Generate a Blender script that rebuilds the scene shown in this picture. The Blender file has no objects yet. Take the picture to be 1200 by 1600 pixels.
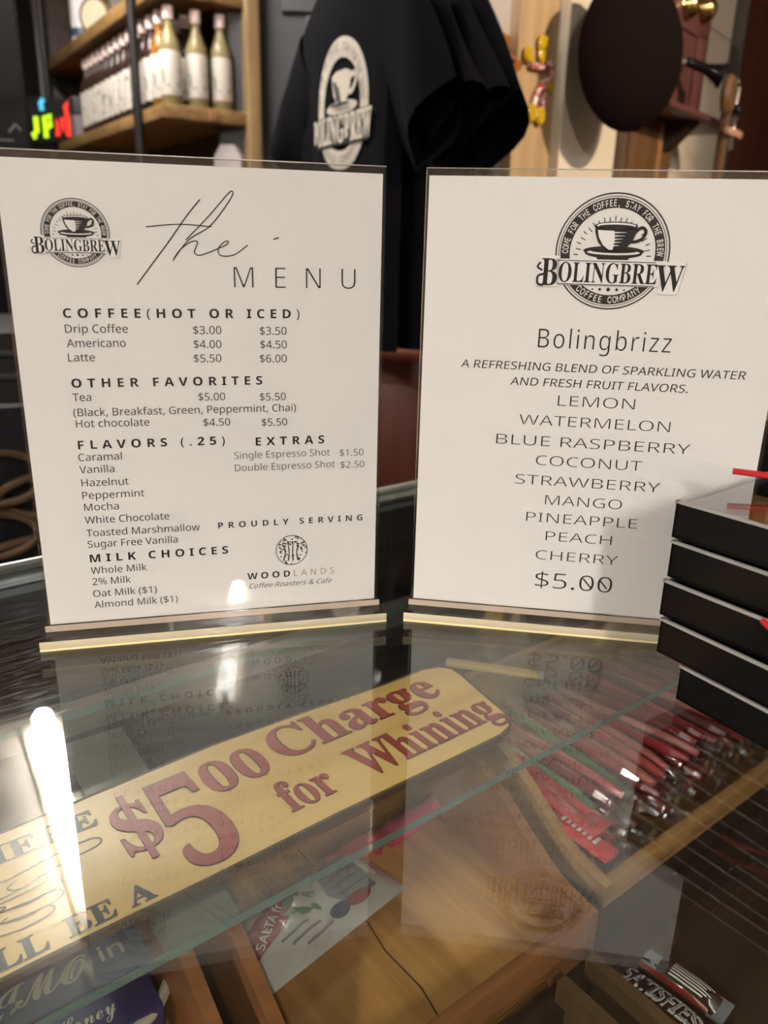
import bpy, bmesh, math, random, os
from mathutils import Vector, Matrix, noise
random.seed(7)
C = bpy.context.scene
COL = C.collection
# ------------------------------------------------------------------ camera
CAM_Z = 1.31
F_PX, PITCH, ROLL = 1242.4, 0.3248, 0.0243
_f = Vector((0, math.cos(PITCH), -math.sin(PITCH)))
_u0 = Vector((0, math.sin(PITCH), math.cos(PITCH)))
_x0 = Vector((1, 0, 0))
RIGHT = _x0 * math.cos(ROLL) + _u0 * math.sin(ROLL)
UP = -_x0 * math.sin(ROLL) + _u0 * math.cos(ROLL)
cd = bpy.data.cameras.new('camera')
cam = bpy.data.objects.new('camera', cd)
COL.objects.link(cam)
M3 = Matrix((RIGHT, UP, -_f)).transposed()
cam.matrix_world = Matrix.Translation((0, 0, CAM_Z)) @ M3.to_4x4()
cd.sensor_fit = 'VERTICAL'
cd.sensor_height = 24
cd.lens = F_PX / 1600 * 24
cd.clip_start = 0.01
cd.dof.use_dof = True
cd.dof.focus_distance = 0.50
cd.dof.aperture_fstop = cd.lens / 3.6
C.camera = cam
# ------------------------------------------------------------------ world, exposure
w = bpy.data.worlds.new('room_air')
w.use_nodes = True
C.world = w
w.node_tree.nodes['Background'].inputs[0].default_value = (1.0, 0.90, 0.80, 1)
w.node_tree.nodes['Background'].inputs[1].default_value = 0.05
C.view_settings.view_transform = 'Standard'
C.view_settings.look = 'None'
C.view_settings.gamma = 1
C.view_settings.use_curve_mapping = False
C.view_settings.exposure = 2.42
C.cycles.transparent_max_bounces = 24
C.cycles.glossy_bounces = 6
TUBE_POWER = 34.0
KEY_POWER = 62.0
WARM = (1.0, 0.955, 0.905)

# ------------------------------------------------------------------ helpers
def pix(u, v, Y):
    """point at world depth Y seen at photo pixel (u, v)"""
    d = _f + RIGHT * ((u - 600) / F_PX) + UP * ((800 - v) / F_PX)
    return Vector((0, 0, CAM_Z)) + d * (Y / d.y)

CA = math.radians(38.5)
E1 = Vector((math.cos(CA), math.sin(CA), 0))
E2 = Vector((-math.sin(CA), math.cos(CA), 0))
def ce(a, b, z):
    return E1 * a + E2 * b + Vector((0, 0, z + CAM_Z))
GLASS_Z = -0.2485

def tag(o, label=None, cat=None, group=None, kind=None):
    if label: o['label'] = label
    if cat: o['category'] = cat
    if group: o['group'] = group
    if kind: o['kind'] = kind
    return o

def thing(name, label, cat, loc=(0, 0, 0), rz=0.0, group=None, rot=None):
    o = bpy.data.objects.new(name, None)
    o.empty_display_size = 0.02
    COL.objects.link(o)
    o.location = loc
    o.rotation_euler = rot if rot else (0, 0, rz)
    return tag(o, label, cat, group)

class MB:
    def __init__(self): self.bm = bmesh.new()
    def _new(self, verts, M):
        if M is not None:
            bmesh.ops.transform(self.bm, matrix=M, verts=verts)
    def box(self, lo, hi, bev=0.0, M=None, seg=2, mi=0):
        b = bmesh.new()
        bmesh.ops.create_cube(b, size=1)
        for v in b.verts:
            v.co = Vector([(lo[i] + hi[i]) / 2 + v.co[i] * (hi[i] - lo[i]) for i in range(3)])
        if bev > 0:
            bmesh.ops.bevel(b, geom=list(b.edges), offset=bev, segments=seg, affect='EDGES', profile=0.5)
        self.merge(b, M, mi); return self
    def merge(self, b, M=None, mi=0):
        m = bpy.data.meshes.new('tmp')
        for f in b.faces: f.material_index = mi
        b.to_mesh(m); b.free()
        if M is not None: m.transform(M)
        self.bm.from_mesh(m)
        bpy.data.meshes.remove(m)
    def mesh(self, m, M=None):
        if M is not None: m.transform(M)
        self.bm.from_mesh(m); bpy.data.meshes.remove(m); return self
    def lathe(self, prof, n=24, M=None, mi=0, cap=True):
        b = bmesh.new(); rings = []
        for r, z in prof:
            rings.append([b.verts.new((r * math.cos(2 * math.pi * k / n), r * math.sin(2 * math.pi * k / n), z)) for k in range(n)])
        for a, c in zip(rings, rings[1:]):
            for k in range(n): b.faces.new((a[k], a[(k + 1) % n], c[(k + 1) % n], c[k]))
        if cap:
            b.faces.new(rings[0][::-1]); b.faces.new(rings[-1])
        bmesh.ops.remove_doubles(b, verts=b.verts, dist=1e-6)
        self.merge(b, M, mi); return self
    def tube(self, pts, r, n=8, M=None, mi=0, closed=False):
        pts = [Vector(p) for p in pts]; b = bmesh.new(); rings = []
        N = len(pts)
        rr = r if isinstance(r, (list, tuple)) else [r] * N
        ref = Vector((0.13, 0.29, 0.95))
        for i, p in enumerate(pts):
            if closed: t = pts[(i + 1) % N] - pts[i - 1]
            else: t = pts[min(i + 1, N - 1)] - pts[max(i - 1, 0)]
            t.normalize()
            a = t.cross(ref)
            if a.length < 1e-3: a = t.cross(Vector((1, 0, 0)))
            a.normalize(); c = t.cross(a)
            rings.append([b.verts.new(p + (a * math.cos(2 * math.pi * k / n) + c * math.sin(2 * math.pi * k / n)) * rr[i]) for k in range(n)])
        for i in range(N if closed else N - 1):
            A, B = rings[i], rings[(i + 1) % N]
            for k in range(n): b.faces.new((A[k], A[(k + 1) % n], B[(k + 1) % n], B[k]))
        if not closed:
            b.faces.new(rings[0][::-1]); b.faces.new(rings[-1])
        bmesh.ops.recalc_face_normals(b, faces=b.faces)
        self.merge(b, M, mi); return self
    def prism(self, poly, z0, z1, M=None, mi=0, side_mi=None, bev=0):
        b = bmesh.new()
        lo = [b.verts.new((x, y, z0)) for x, y in poly]; hi = [b.verts.new((x, y, z1)) for x, y in poly]
        n = len(poly)
        b.faces.new(lo[::-1]); b.faces.new(hi)
        sides = [b.faces.new((lo[k], lo[(k + 1) % n], hi[(k + 1) % n], hi[k])) for k in range(n)]
        bmesh.ops.recalc_face_normals(b, faces=b.faces)
        if bev:
            bmesh.ops.bevel(b, geom=list(b.edges), offset=bev, segments=2, affect='EDGES', profile=0.5)
        for f in b.faces: f.material_index = mi
        if side_mi is not None:
            for f in sides:
                if f.is_valid: f.material_index = side_mi
        m = bpy.data.meshes.new('tmp'); b.to_mesh(m); b.free()
        if M is not None: m.transform(M)
        self.bm.from_mesh(m); bpy.data.meshes.remove(m); return self
    def poly(self, pts, M=None, mi=0):
        """flat polygon in xy (may be concave)"""
        b = bmesh.new()
        f = b.faces.new([b.verts.new((p[0], p[1], p[2] if len(p) > 2 else 0)) for p in pts])
        bmesh.ops.triangulate(b, faces=[f])
        for f in b.faces:
            if f.normal.z < 0: f.normal_flip()
        self.merge(b, M, mi); return self
    def stroke(self, pts, wd, M=None, mi=0, closed=False):
        """flat ribbon in xy along pts"""
        pts = [Vector((p[0], p[1], 0)) for p in pts]; b = bmesh.new(); N = len(pts); L = []
        ww = wd if isinstance(wd, (list, tuple)) else [wd] * N
        for i, p in enumerate(pts):
            if closed: t = pts[(i + 1) % N] - pts[i - 1]
            else: t = pts[min(i + 1, N - 1)] - pts[max(i - 1, 0)]
            t.normalize(); nrm = Vector((-t.y, t.x, 0)) * ww[i] / 2
            L.append((b.verts.new(p + nrm), b.verts.new(p - nrm)))
        for i in range(N if closed else N - 1):
            a, c = L[i], L[(i + 1) % N]
            f = b.faces.new((a[0], a[1], c[1], c[0]))
        bmesh.ops.recalc_face_normals(b, faces=b.faces)
        b.normal_update()
        for f in b.faces:
            if f.normal.z < 0: f.normal_flip()
        self.merge(b, M, mi); return self
    def disc(self, c, rx, ry=None, n=40, M=None, a0=0, a1=2 * math.pi, mi=0):
        ry = ry or rx
        return self.poly([(c[0] + rx * math.cos(a0 + (a1 - a0) * k / n), c[1] + ry * math.sin(a0 + (a1 - a0) * k / n)) for k in range(n)], M, mi)
    def arc(self, c, r, wd, a0, a1, n=40, M=None, mi=0, ry=None):
        ry = ry or r
        return self.stroke([(c[0] + r * math.cos(a0 + (a1 - a0) * k / n), c[1] + ry * math.sin(a0 + (a1 - a0) * k / n)) for k in range(n + 1)], wd, M, mi)
    def build(self, name, mats, parent=None, smooth=True, loc=None):
        me = bpy.data.meshes.new(name)
        bmesh.ops.recalc_face_normals if False else None
        self.bm.to_mesh(me); self.bm.free()
        for m in (mats if isinstance(mats, (list, tuple)) else [mats]): me.materials.append(m)
        if smooth:
            for p in me.polygons: p.use_smooth = True
            try: me.set_sharp_from_angle(angle=math.radians(35))
            except Exception: pass
        o = bpy.data.objects.new(name, me)
        COL.objects.link(o)
        if parent is not None: o.parent = parent
        if loc is not None: o.location = loc
        return o

def spline(pts, n=6):
    P = [Vector((p[0], p[1], p[2] if len(p) > 2 else 0)) for p in pts]
    out = []
    for i in range(len(P) - 1):
        p0, p1, p2, p3 = P[max(i - 1, 0)], P[i], P[i + 1], P[min(i + 2, len(P) - 1)]
        for k in range(n):
            t = k / n
            out.append(0.5 * ((2 * p1) + (p2 - p0) * t + (2 * p0 - 5 * p1 + 4 * p2 - p3) * t * t + (3 * p1 - p0 - 3 * p2 + p3) * t ** 3))
    out.append(P[-1]); return out

def copy_tree(o, parent=None):
    c = o.copy(); COL.objects.link(c)
    if parent is not None: c.parent = parent
    for ch in list(o.children): copy_tree(ch, c)
    return c

# ------------------------------------------------------------------ lettering
FD = bpy.utils.system_resource('DATAFILES', path='fonts')
def font(n):
    try: return bpy.data.fonts.load(os.path.join(FD, n))
    except Exception: return None
F_SANS = font('Inter.woff2')
F_MATH = font('NotoSansMath-Regular.woff2')
def serif(s):
    o = ''
    for ch in s:
        if 'A' <= ch <= 'Z': o += chr(0x1D400 + ord(ch) - 65)
        elif 'a' <= ch <= 'z': o += chr(0x1D41A + ord(ch) - 97)
        elif '0' <= ch <= '9': o += chr(0x1D7CE + ord(ch) - 48)
        else: o += ch
    return o
def script(s):
    o = ''
    for ch in s:
        if 'A' <= ch <= 'Z': o += chr(0x1D4D0 + ord(ch) - 65)
        elif 'a' <= ch <= 'z': o += chr(0x1D4EA + ord(ch) - 97)
        else: o += ch
    return o
def sansb(s):
    o = ''
    for ch in s:
        if 'A' <= ch <= 'Z': o += chr(0x1D5D4 + ord(ch) - 65)
        elif '0' <= ch <= '9': o += chr(0x1D7EC + ord(ch) - 48)
        else: o += ch
    return o
def text_mesh(s, fnt=None, bold=0.0, track=1.0, res=3):
    cu = bpy.data.curves.new('t', 'FONT'); cu.body = s; cu.size = 1
    if fnt: cu.font = fnt
    cu.offset = bold; cu.space_character = track; cu.resolution_u = res
    ob = bpy.data.objects.new('t', cu); COL.objects.link(ob)
    dg = bpy.context.evaluated_depsgraph_get()
    me = bpy.data.meshes.new_from_object(ob.evaluated_get(dg))
    bpy.data.objects.remove(ob); bpy.data.curves.remove(cu)
    return me
def bounds(me):
    xs = [v.co.x for v in me.vertices]; ys = [v.co.y for v in me.vertices]
    return min(xs), max(xs), min(ys), max(ys)
_cap = {}
def capheight(fnt, sample='H'):
    k = (fnt.name if fnt else '', sample)
    if k not in _cap:
        m = text_mesh(sample, fnt); b = bounds(m); _cap[k] = b[3]; bpy.data.meshes.remove(m)
    return _cap[k]
def put_text(mb, s, x0, x1, y, cap, fnt=None, bold=0.0, mode='scale', M=None, shear=0.0, sample='H', track=1.0, mi=0, wide=1.0):
    """lettering from x0 to x1 on baseline y with capital height cap"""
    k = cap / capheight(fnt, sample)
    if mode == 'track':
        lo, hi = 0.6, 2.6
        for _ in range(14):
            t = (lo + hi) / 2; m = text_mesh(s, fnt, bold, t, 1); b = bounds(m); bpy.data.meshes.remove(m)
            if (b[1] - b[0]) * k * wide < (x1 - x0): lo = t
            else: hi = t
        track = (lo + hi) / 2
    me = text_mesh(s, fnt, bold, track); b = bounds(me)
    sx = (x1 - x0) / (b[1] - b[0])
    for v in me.vertices:
        yy = v.co.y * k
        v.co = Vector((x0 + (v.co.x - b[0]) * sx + shear * yy, y + yy, 0))
    for p in me.polygons: p.material_index = mi
    mb.mesh(me, M)
def arc_text(mb, s, c, r, cap, a0, a1, fnt=None, inward=False, bold=0.0, M=None, wide=0.8, mi=0):
    k = cap / capheight(fnt, serif('H') if fnt == F_MATH else 'H')
    n = len(s)
    for i, ch in enumerate(s):
        if ch == ' ': continue
        a = a0 + (a1 - a0) * (i + 0.5) / n
        me = text_mesh(ch, fnt, bold, 1, 2); b = bounds(me)
        cx = (b[0] + b[1]) / 2
        rot = a - math.pi / 2 if not inward else a + math.pi / 2
        ca, sa = math.cos(rot), math.sin(rot)
        px, py = c[0] + r * math.cos(a), c[1] + r * math.sin(a)
        for v in me.vertices:
            x = (v.co.x - cx) * k * wide; y = v.co.y * k - cap / 2
            v.co = Vector((px + x * ca - y * sa, py + x * sa + y * ca, 0))
        for p in me.polygons: p.material_index = mi
        mb.mesh(me, M)

# ------------------------------------------------------------------ materials
def nt(name):
    m = bpy.data.materials.new(name); m.use_nodes = True
    N = m.node_tree.nodes; N.clear()
    out = N.new('ShaderNodeOutputMaterial')
    return m, m.node_tree, out
def pbsdf(t, **kw):
    p = t.nodes.new('ShaderNodeBsdfPrincipled')
    for k, v in kw.items(): p.inputs[k.replace('_', ' ')].default_value = v
    return p
def rgb(c): return (c[0], c[1], c[2], 1)
def S(r, g, b):
    f = lambda x: ((x / 255 + 0.055) / 1.055) ** 2.4 if x > 10 else x / 255 / 12.92
    return (f(r), f(g), f(b))
def plain(name, col, rough=0.5, metal=0.0, spec=0.5, coat=0.0, var=0.06, scale=40.0, bump=0.0, sheen=0.0):
    """principled with a little procedural mottling"""
    m, t, out = nt(name)
    p = pbsdf(t, Roughness=rough, Metallic=metal)
    p.inputs['Specular IOR Level'].default_value = spec
    p.inputs['Coat Weight'].default_value = coat
    p.inputs['Sheen Weight'].default_value = sheen
    tc = t.nodes.new('ShaderNodeTexCoord'); nz = t.nodes.new('ShaderNodeTexNoise')
    nz.inputs['Scale'].default_value = scale; nz.inputs['Detail'].default_value = 4
    t.links.new(tc.outputs['Object'], nz.inputs['Vector'])
    mx = t.nodes.new('ShaderNodeMix'); mx.data_type = 'RGBA'
    mx.inputs[6].default_value = rgb([c * (1 - var) for c in col]); mx.inputs[7].default_value = rgb([min(1, c * (1 + var)) for c in col])
    t.links.new(nz.outputs['Fac'], mx.inputs[0]); t.links.new(mx.outputs[2], p.inputs['Base Color'])
    if bump:
        b = t.nodes.new('ShaderNodeBump'); b.inputs['Strength'].default_value = bump; b.inputs['Distance'].default_value = 0.002
        t.links.new(nz.outputs['Fac'], b.inputs['Height']); t.links.new(b.outputs[0], p.inputs['Normal'])
    t.links.new(p.outputs[0], out.inputs[0]); return m
def wood(name, c1, c2, axis=0, scale=18.0, rough=0.45, stretch=0.08, coat=0.0, dark=None, spec=0.4):
    m, t, out = nt(name)
    p = pbsdf(t, Roughness=rough); p.inputs['Coat Weight'].default_value = coat
    p.inputs['Specular IOR Level'].default_value = spec
    tc = t.nodes.new('ShaderNodeTexCoord'); mp = t.nodes.new('ShaderNodeMapping')
    s = [1.0, 1.0, 1.0]; s[axis] = stretch; mp.inputs['Scale'].default_value = s
    t.links.new(tc.outputs['Object'], mp.inputs[0])
    nz = t.nodes.new('ShaderNodeTexNoise'); nz.inputs['Scale'].default_value = scale * 4; nz.inputs['Detail'].default_value = 6; nz.inputs['Roughness'].default_value = 0.65
    t.links.new(mp.outputs[0], nz.inputs['Vector'])
    n2 = t.nodes.new('ShaderNodeTexNoise'); n2.inputs['Scale'].default_value = scale * 0.7; n2.inputs['Detail'].default_value = 3
    t.links.new(mp.outputs[0], n2.inputs['Vector'])
    ad = t.nodes.new('ShaderNodeMath'); ad.operation = 'ADD'
    t.links.new(nz.outputs['Fac'], ad.inputs[0]); t.links.new(n2.outputs['Fac'], ad.inputs[1])
    cr = t.nodes.new('ShaderNodeValToRGB'); cr.color_ramp.elements[0].position = 0.36; cr.color_ramp.elements[1].position = 0.62
    hf = t.nodes.new('ShaderNodeMath'); hf.operation = 'MULTIPLY'; hf.inputs[1].default_value = 0.5
    t.links.new(ad.outputs[0], hf.inputs[0]); t.links.new(hf.outputs[0], cr.inputs[0])
    cr.color_ramp.elements[0].color = rgb(c1); cr.color_ramp.elements[1].color = rgb(c2)
    t.links.new(cr.outputs[0], p.inputs['Base Color'])
    b = t.nodes.new('ShaderNodeBump'); b.inputs['Strength'].default_value = 0.12; b.inputs['Distance'].default_value = 0.001
    t.links.new(hf.outputs[0], b.inputs['Height']); t.links.new(b.outputs[0], p.inputs['Normal'])
    t.links.new(p.outputs[0], out.inputs[0]); return m
def clear(name, tint=(1, 1, 1), f0=0.045, gain=1.0, scratch=0.0, rough=0.0, haze=0.0):
    """clear pane: see-through with Schlick reflection on each face"""
    m, t, out = nt(name)
    lw = t.nodes.new('ShaderNodeLayerWeight'); lw.inputs['Blend'].default_value = 0.5
    pw = t.nodes.new('ShaderNodeMath'); pw.operation = 'POWER'; pw.inputs[1].default_value = 5
    t.links.new(lw.outputs['Facing'], pw.inputs[0])
    ma = t.nodes.new('ShaderNodeMath'); ma.operation = 'MULTIPLY_ADD'; ma.inputs[1].default_value = (1 - f0) * gain; ma.inputs[2].default_value = f0 * gain
    t.links.new(pw.outputs[0], ma.inputs[0]); ma.use_clamp = True
    tr = t.nodes.new('ShaderNodeBsdfTransparent'); tr.inputs[0].default_value = rgb(tint)
    gl = t.nodes.new('ShaderNodeBsdfGlossy'); gl.inputs['Roughness'].default_value = rough; gl.inputs[0].default_value = (1, 1, 1, 1)
    mx = t.nodes.new('ShaderNodeMixShader')
    t.links.new(ma.outputs[0], mx.inputs[0]); t.links.new(tr.outputs[0], mx.inputs[1]); t.links.new(gl.outputs[0], mx.inputs[2])
    last = mx
    if scratch > 0:
        tc = t.nodes.new('ShaderNodeTexCoord')
        tot = None
        for ang, sc in ((0.5, 1.0), (1.9, 1.15), (2.7, 0.9), (-0.3, 1.3)):
            mp = t.nodes.new('ShaderNodeMapping'); mp.inputs['Rotation'].default_value = (0, 0, ang); mp.inputs['Scale'].default_value = (26 * sc, 460 * sc, 1)
            t.links.new(tc.outputs['Object'], mp.inputs[0])
            nz = t.nodes.new('ShaderNodeTexNoise'); nz.inputs['Scale'].default_value = 1; nz.inputs['Detail'].default_value = 2; nz.inputs['Distortion'].default_value = 0.6
            t.links.new(mp.outputs[0], nz.inputs['Vector'])
            cr = t.nodes.new('ShaderNodeMapRange'); cr.inputs[1].default_value = 0.60; cr.inputs[2].default_value = 0.67
            t.links.new(nz.outputs['Fac'], cr.inputs[0])
            if tot is None: tot = cr
            else:
                a = t.nodes.new('ShaderNodeMath'); a.operation = 'ADD'
                t.links.new(tot.outputs[0], a.inputs[0]); t.links.new(cr.outputs[0], a.inputs[1]); tot = a
        big = t.nodes.new('ShaderNodeTexNoise'); big.inputs['Scale'].default_value = 9; big.inputs['Detail'].default_value = 3
        t.links.new(tc.outputs['Object'], big.inputs['Vector'])
        bm_ = t.nodes.new('ShaderNodeMapRange'); bm_.inputs[1].default_value = 0.3; bm_.inputs[2].default_value = 0.7; bm_.inputs[3].default_value = 0.4; bm_.inputs[4].default_value = 1.2
        t.links.new(big.outputs['Fac'], bm_.inputs[0])
        m1 = t.nodes.new('ShaderNodeMath'); m1.operation = 'MULTIPLY'
        t.links.new(tot.outputs[0], m1.inputs[0]); t.links.new(bm_.outputs[0], m1.inputs[1])
        m2 = t.nodes.new('ShaderNodeMath'); m2.operation = 'MULTIPLY_ADD'; m2.inputs[1].default_value = scratch; m2.inputs[2].default_value = haze; m2.use_clamp = True
        t.links.new(m1.outputs[0], m2.inputs[0])
        g2 = t.nodes.new('ShaderNodeBsdfGlossy'); g2.inputs['Roughness'].default_value = 0.20; g2.inputs[0].default_value = (1, 1, 1, 1)
        m3 = t.nodes.new('ShaderNodeMixShader')
        t.links.new(m2.outputs[0], m3.inputs[0]); t.links.new(mx.outputs[0], m3.inputs[1]); t.links.new(g2.outputs[0], m3.inputs[2])
        last = m3
    t.links.new(last.outputs[0], out.inputs[0]); return m
def lamp_mat(name, col, power):
    m, t, out = nt(name)
    e = t.nodes.new('ShaderNodeEmission'); e.inputs[0].default_value = rgb(col); e.inputs[1].default_value = power
    t.links.new(e.outputs[0], out.inputs[0]); return m

M = {}
M['paper'] = plain('white_paper', (0.80, 0.785, 0.765), 0.7, spec=0.2, var=0.01)
M['ink'] = plain('black_ink', (0.014, 0.013, 0.013), 0.6, spec=0.2)
M['ink_soft'] = plain('soft_black_ink', (0.055, 0.05, 0.05), 0.6, spec=0.2)
M['ink_gold'] = plain('tan_ink', (0.40, 0.33, 0.22), 0.6, spec=0.2)
M['acrylic'] = clear('clear_acrylic', (0.985, 0.985, 0.98), 0.04)
M['acrylic_edge'] = plain('catchlight_acrylic_edge', (0.62, 0.54, 0.38), 0.15, spec=0.6)  # clear acrylic; the cream colour stands for light caught on the edge
M['acrylic_tan'] = plain('tan_paper_reflection', (0.50, 0.41, 0.33), 0.15, spec=0.6)  # tan colour stands for the paper reflected in the clear acrylic
M['acrylic_glow'] = plain('painted_edge_glint', (0.95, 0.82, 0.48), 0.15, spec=0.6)  # yellow colour is a painted glint along the bottom of the foot
M['glass_top'] = clear('scratched_glass', (0.93, 0.955, 0.945), 0.05, 1.2, scratch=0.010, haze=0.0)
M['glass_shelf'] = clear('greenish_shelf_glass', (0.92, 0.95, 0.94), 0.05, 0.8)
M['glass_edge'] = plain('green_glass_edge', (0.16, 0.24, 0.21), 0.15, spec=0.7)
M['black_plastic'] = plain('glossy_black_plastic', (0.007, 0.006, 0.006), 0.12, spec=0.25)
M['chrome'] = plain('brushed_steel_trim', (0.62, 0.60, 0.57), 0.28, metal=1.0)
M['dark_steel'] = plain('tarnished_steel', (0.20, 0.19, 0.175), 0.35, metal=1.0)
M['grey_rail'] = plain('dull_grey_rail', S(58, 55, 51), 0.6, spec=0.2)
M['black_rubber'] = plain('black_rubber_strip', (0.006, 0.006, 0.006), 0.4)
M['case_dark'] = wood('dark_case_wood', S(40, 28, 20), S(66, 48, 36), 0, 12)
M['tray_floor'] = wood('honey_veneer', S(150, 98, 44), S(212, 158, 92), 1, 14, 0.4, 0.07)
M['tray_wood'] = wood('brown_tray_wood', S(120, 74, 40), S(160, 104, 60), 0, 14, 0.4)
M['tray_dark'] = wood('dull_brown_tray_wood', S(66, 48, 32), S(96, 72, 46), 0, 14, 0.4)
M['tray_light'] = wood('pale_tray_wood', S(140, 100, 56), S(172, 130, 78), 0, 14, 0.4)
M['sign_wood'] = wood('varnished_sign_pine', S(200, 158, 86), S(224, 186, 116), 0, 10, 0.35, 0.04)
M['sign_edge'] = wood('dark_sign_edge', S(52, 34, 20), S(84, 58, 34), 0, 16, 0.5)  # dark tone puts the shadow on the plaque sides into the colour
M['sign_red'] = plain('brick_red_paint', S(152, 48, 38), 0.4)
M['sign_red_line'] = plain('dark_red_outline', S(70, 28, 24), 0.4)
M['sign_black'] = plain('charcoal_paint', S(52, 52, 50), 0.4)
M['shelf_wood'] = wood('rustic_shelf_wood', S(92, 68, 38), S(146, 114, 70), 0, 10, 0.6, 0.06)
M['pipe'] = plain('black_iron_pipe', (0.012, 0.012, 0.013), 0.45, metal=0.3)
M['wall_dark'] = plain('slate_paint', S(31, 31, 37), 0.6)
M['wall_black'] = plain('black_paint', S(15, 14, 16), 0.7, spec=0.2)
M['cloth'] = plain('black_cotton', (0.0042, 0.0042, 0.0058), 0.95, spec=0.04, var=0.15, scale=300, bump=0.2, sheen=0.0)
M['print'] = plain('cream_screen_print', S(205, 196, 182), 0.7)
M['print_black'] = plain('black_screen_print', (0.02, 0.02, 0.022), 0.8)
M['pine'] = wood('pine_plank', S(160, 130, 92), S(196, 166, 124), 2, 9, 0.55, 0.05)
M['cream'] = plain('cream_paint', S(218, 204, 182), 0.55, var=0.04, scale=18)
M['hat'] = plain('dark_brown_felt', S(20, 11, 10), 0.9, spec=0.06, var=0.15, scale=60)
M['phone_wood'] = wood('mahogany_red_wood', S(72, 42, 40), S(100, 62, 58), 2, 10, 0.35, 0.06)
M['brass'] = plain('brass_bell', (0.72, 0.50, 0.18), 0.18, metal=1.0)
M['door_red'] = wood('dark_red_brown_wood', S(74, 32, 20), S(92, 42, 27), 2, 8, 0.4, 0.05)
M['oak'] = wood('golden_oak', S(120, 82, 48), S(160, 116, 72), 2, 10, 0.45, 0.06)
M['oak_dark'] = wood('dark_golden_oak', S(74, 50, 28), S(108, 76, 44), 2, 10, 0.45, 0.06)
M['post_wood'] = wood('weathered_post_wood', S(104, 84, 56), S(144, 118, 82), 2, 10, 0.6, 0.06)
M['red_cord'] = plain('red_cord', S(190, 30, 34), 0.4)

# ------------------------------------------------------------------ room shell
def struct(name, mb, mat, **k):
    o = mb.build(name, mat, None, smooth=False, **k); o['kind'] = 'structure'; return o
M['floor'] = wood('dark_plank_floor', S(52, 36, 26), S(84, 60, 44), 0, 6, 0.5)
M['ceiling'] = plain('off_white_ceiling', S(150, 142, 130), 0.8, var=0.04, scale=8)
M['plaster'] = plain('warm_plaster', S(150, 134, 114), 0.8, var=0.05, scale=5)
CEIL = CAM_Z + 1.50
struct('floor', MB().box((-4.5, -5, -0.05), (4.5, 5.2, 0)), M['floor'])
struct('ceiling', MB().box((-4.5, -5, CEIL), (4.5, 5.2, CEIL + 0.05)), M['ceiling'])
struct('wall_left', MB().box((-4.6, -5, 0), (-4.5, 5.2, CEIL)), M['plaster'])
struct('wall_right', MB().box((4.5, -5, 0), (4.6, 5.2, CEIL)), M['plaster'])
struct('wall_front', MB().box((-4.6, -5.1, 0), (4.6, -5, CEIL)), M['plaster'])
struct('wall_back', MB().box((-4.6, 5.2, 0), (4.6, 5.3, CEIL)), M['wall_black'])

# ------------------------------------------------------------------ lamps
def fixture(label, a, b, off, power, col=WARM, name='ceiling_light'):
    """one fluorescent tube under a white housing; a, b = tube axis ends"""
    a = Vector(a); b = Vector(b); d = (b - a); L = d.length; ang = math.atan2(d.y, d.x)
    t = thing(name, label, 'light', (a.x, a.y, CEIL - 0.055), ang, 'ceiling lights')
    MB().box((-0.03, -0.09, 0.045), (L + 0.06, 0.09, 0.055), 0.004).build('housing', M['cream'], t)
    lm = lamp_mat('fluorescent_tube', col, power)
    MB().tube([(0, 0, 0), (0.012, 0, 0), (L - 0.012, 0, 0), (L, 0, 0)], [0.02, 0.040, 0.040, 0.02], 16).build('tube', lm, t)
    for x in (-0.025, L + 0.005):
        MB().box((x, -0.018, -0.018), (x + 0.02, 0.018, 0.05)).build('socket', M['cream'], t)
    return t
fixture('ceiling light with one bare tube ahead and left of the counter', (-1.44, 2.93, 0), (-0.83, 1.95, 0), 0.36, TUBE_POWER)
fixture('ceiling light with one bare tube behind the counter camera side', (0.62, -2.12, 0), (1.05, -3.25, 0), 0.0, KEY_POWER)
fixture('ceiling light with one bare tube over the right of the room', (2.9, 0.6, 0), (3.3, -0.5, 0), 0.0, TUBE_POWER * 0.35)
fixture('added fill light with one bare tube behind and left of the viewer', (-2.3, -1.2, 0), (-2.0, -2.3, 0), 0, KEY_POWER * 0.75)  # unseen lamp, added as fill to lift the box shadow on the paper
def spot(label, p, target, power, ang, col=(1, 0.82, 0.62)):
    t = thing('ceiling_spotlight', label, 'light', (p[0], p[1], CEIL), 0, 'ceiling spotlights')
    MB().lathe([(0.001, 0), (0.05, 0), (0.05, -0.02), (0.045, -0.11), (0.001, -0.11)], 20).build('can', M['pipe'], t)
    ld = bpy.data.lights.new('spot_bulb', 'SPOT'); ld.energy = power; ld.color = col; ld.spot_size = ang; ld.spot_blend = 0.6; ld.shadow_soft_size = 0.03
    lo = bpy.data.objects.new('spot_bulb', ld); COL.objects.link(lo); lo.parent = t; lo.location = (0, 0, -0.12)
    d = Vector(target) - Vector((p[0], p[1], CEIL - 0.12))
    lo.rotation_euler = d.to_track_quat('-Z', 'Y').to_euler()
spot('small black ceiling spotlight aimed at the syrup shelf', (-0.75, 1.9, 0), pix(250, 110, 3.1), 2.5, 1.0)
spot('small black ceiling spotlight aimed at the wooden post', (2.1, 0.75, 0), pix(900, 130, 1.95), 62, 0.9)

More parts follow.
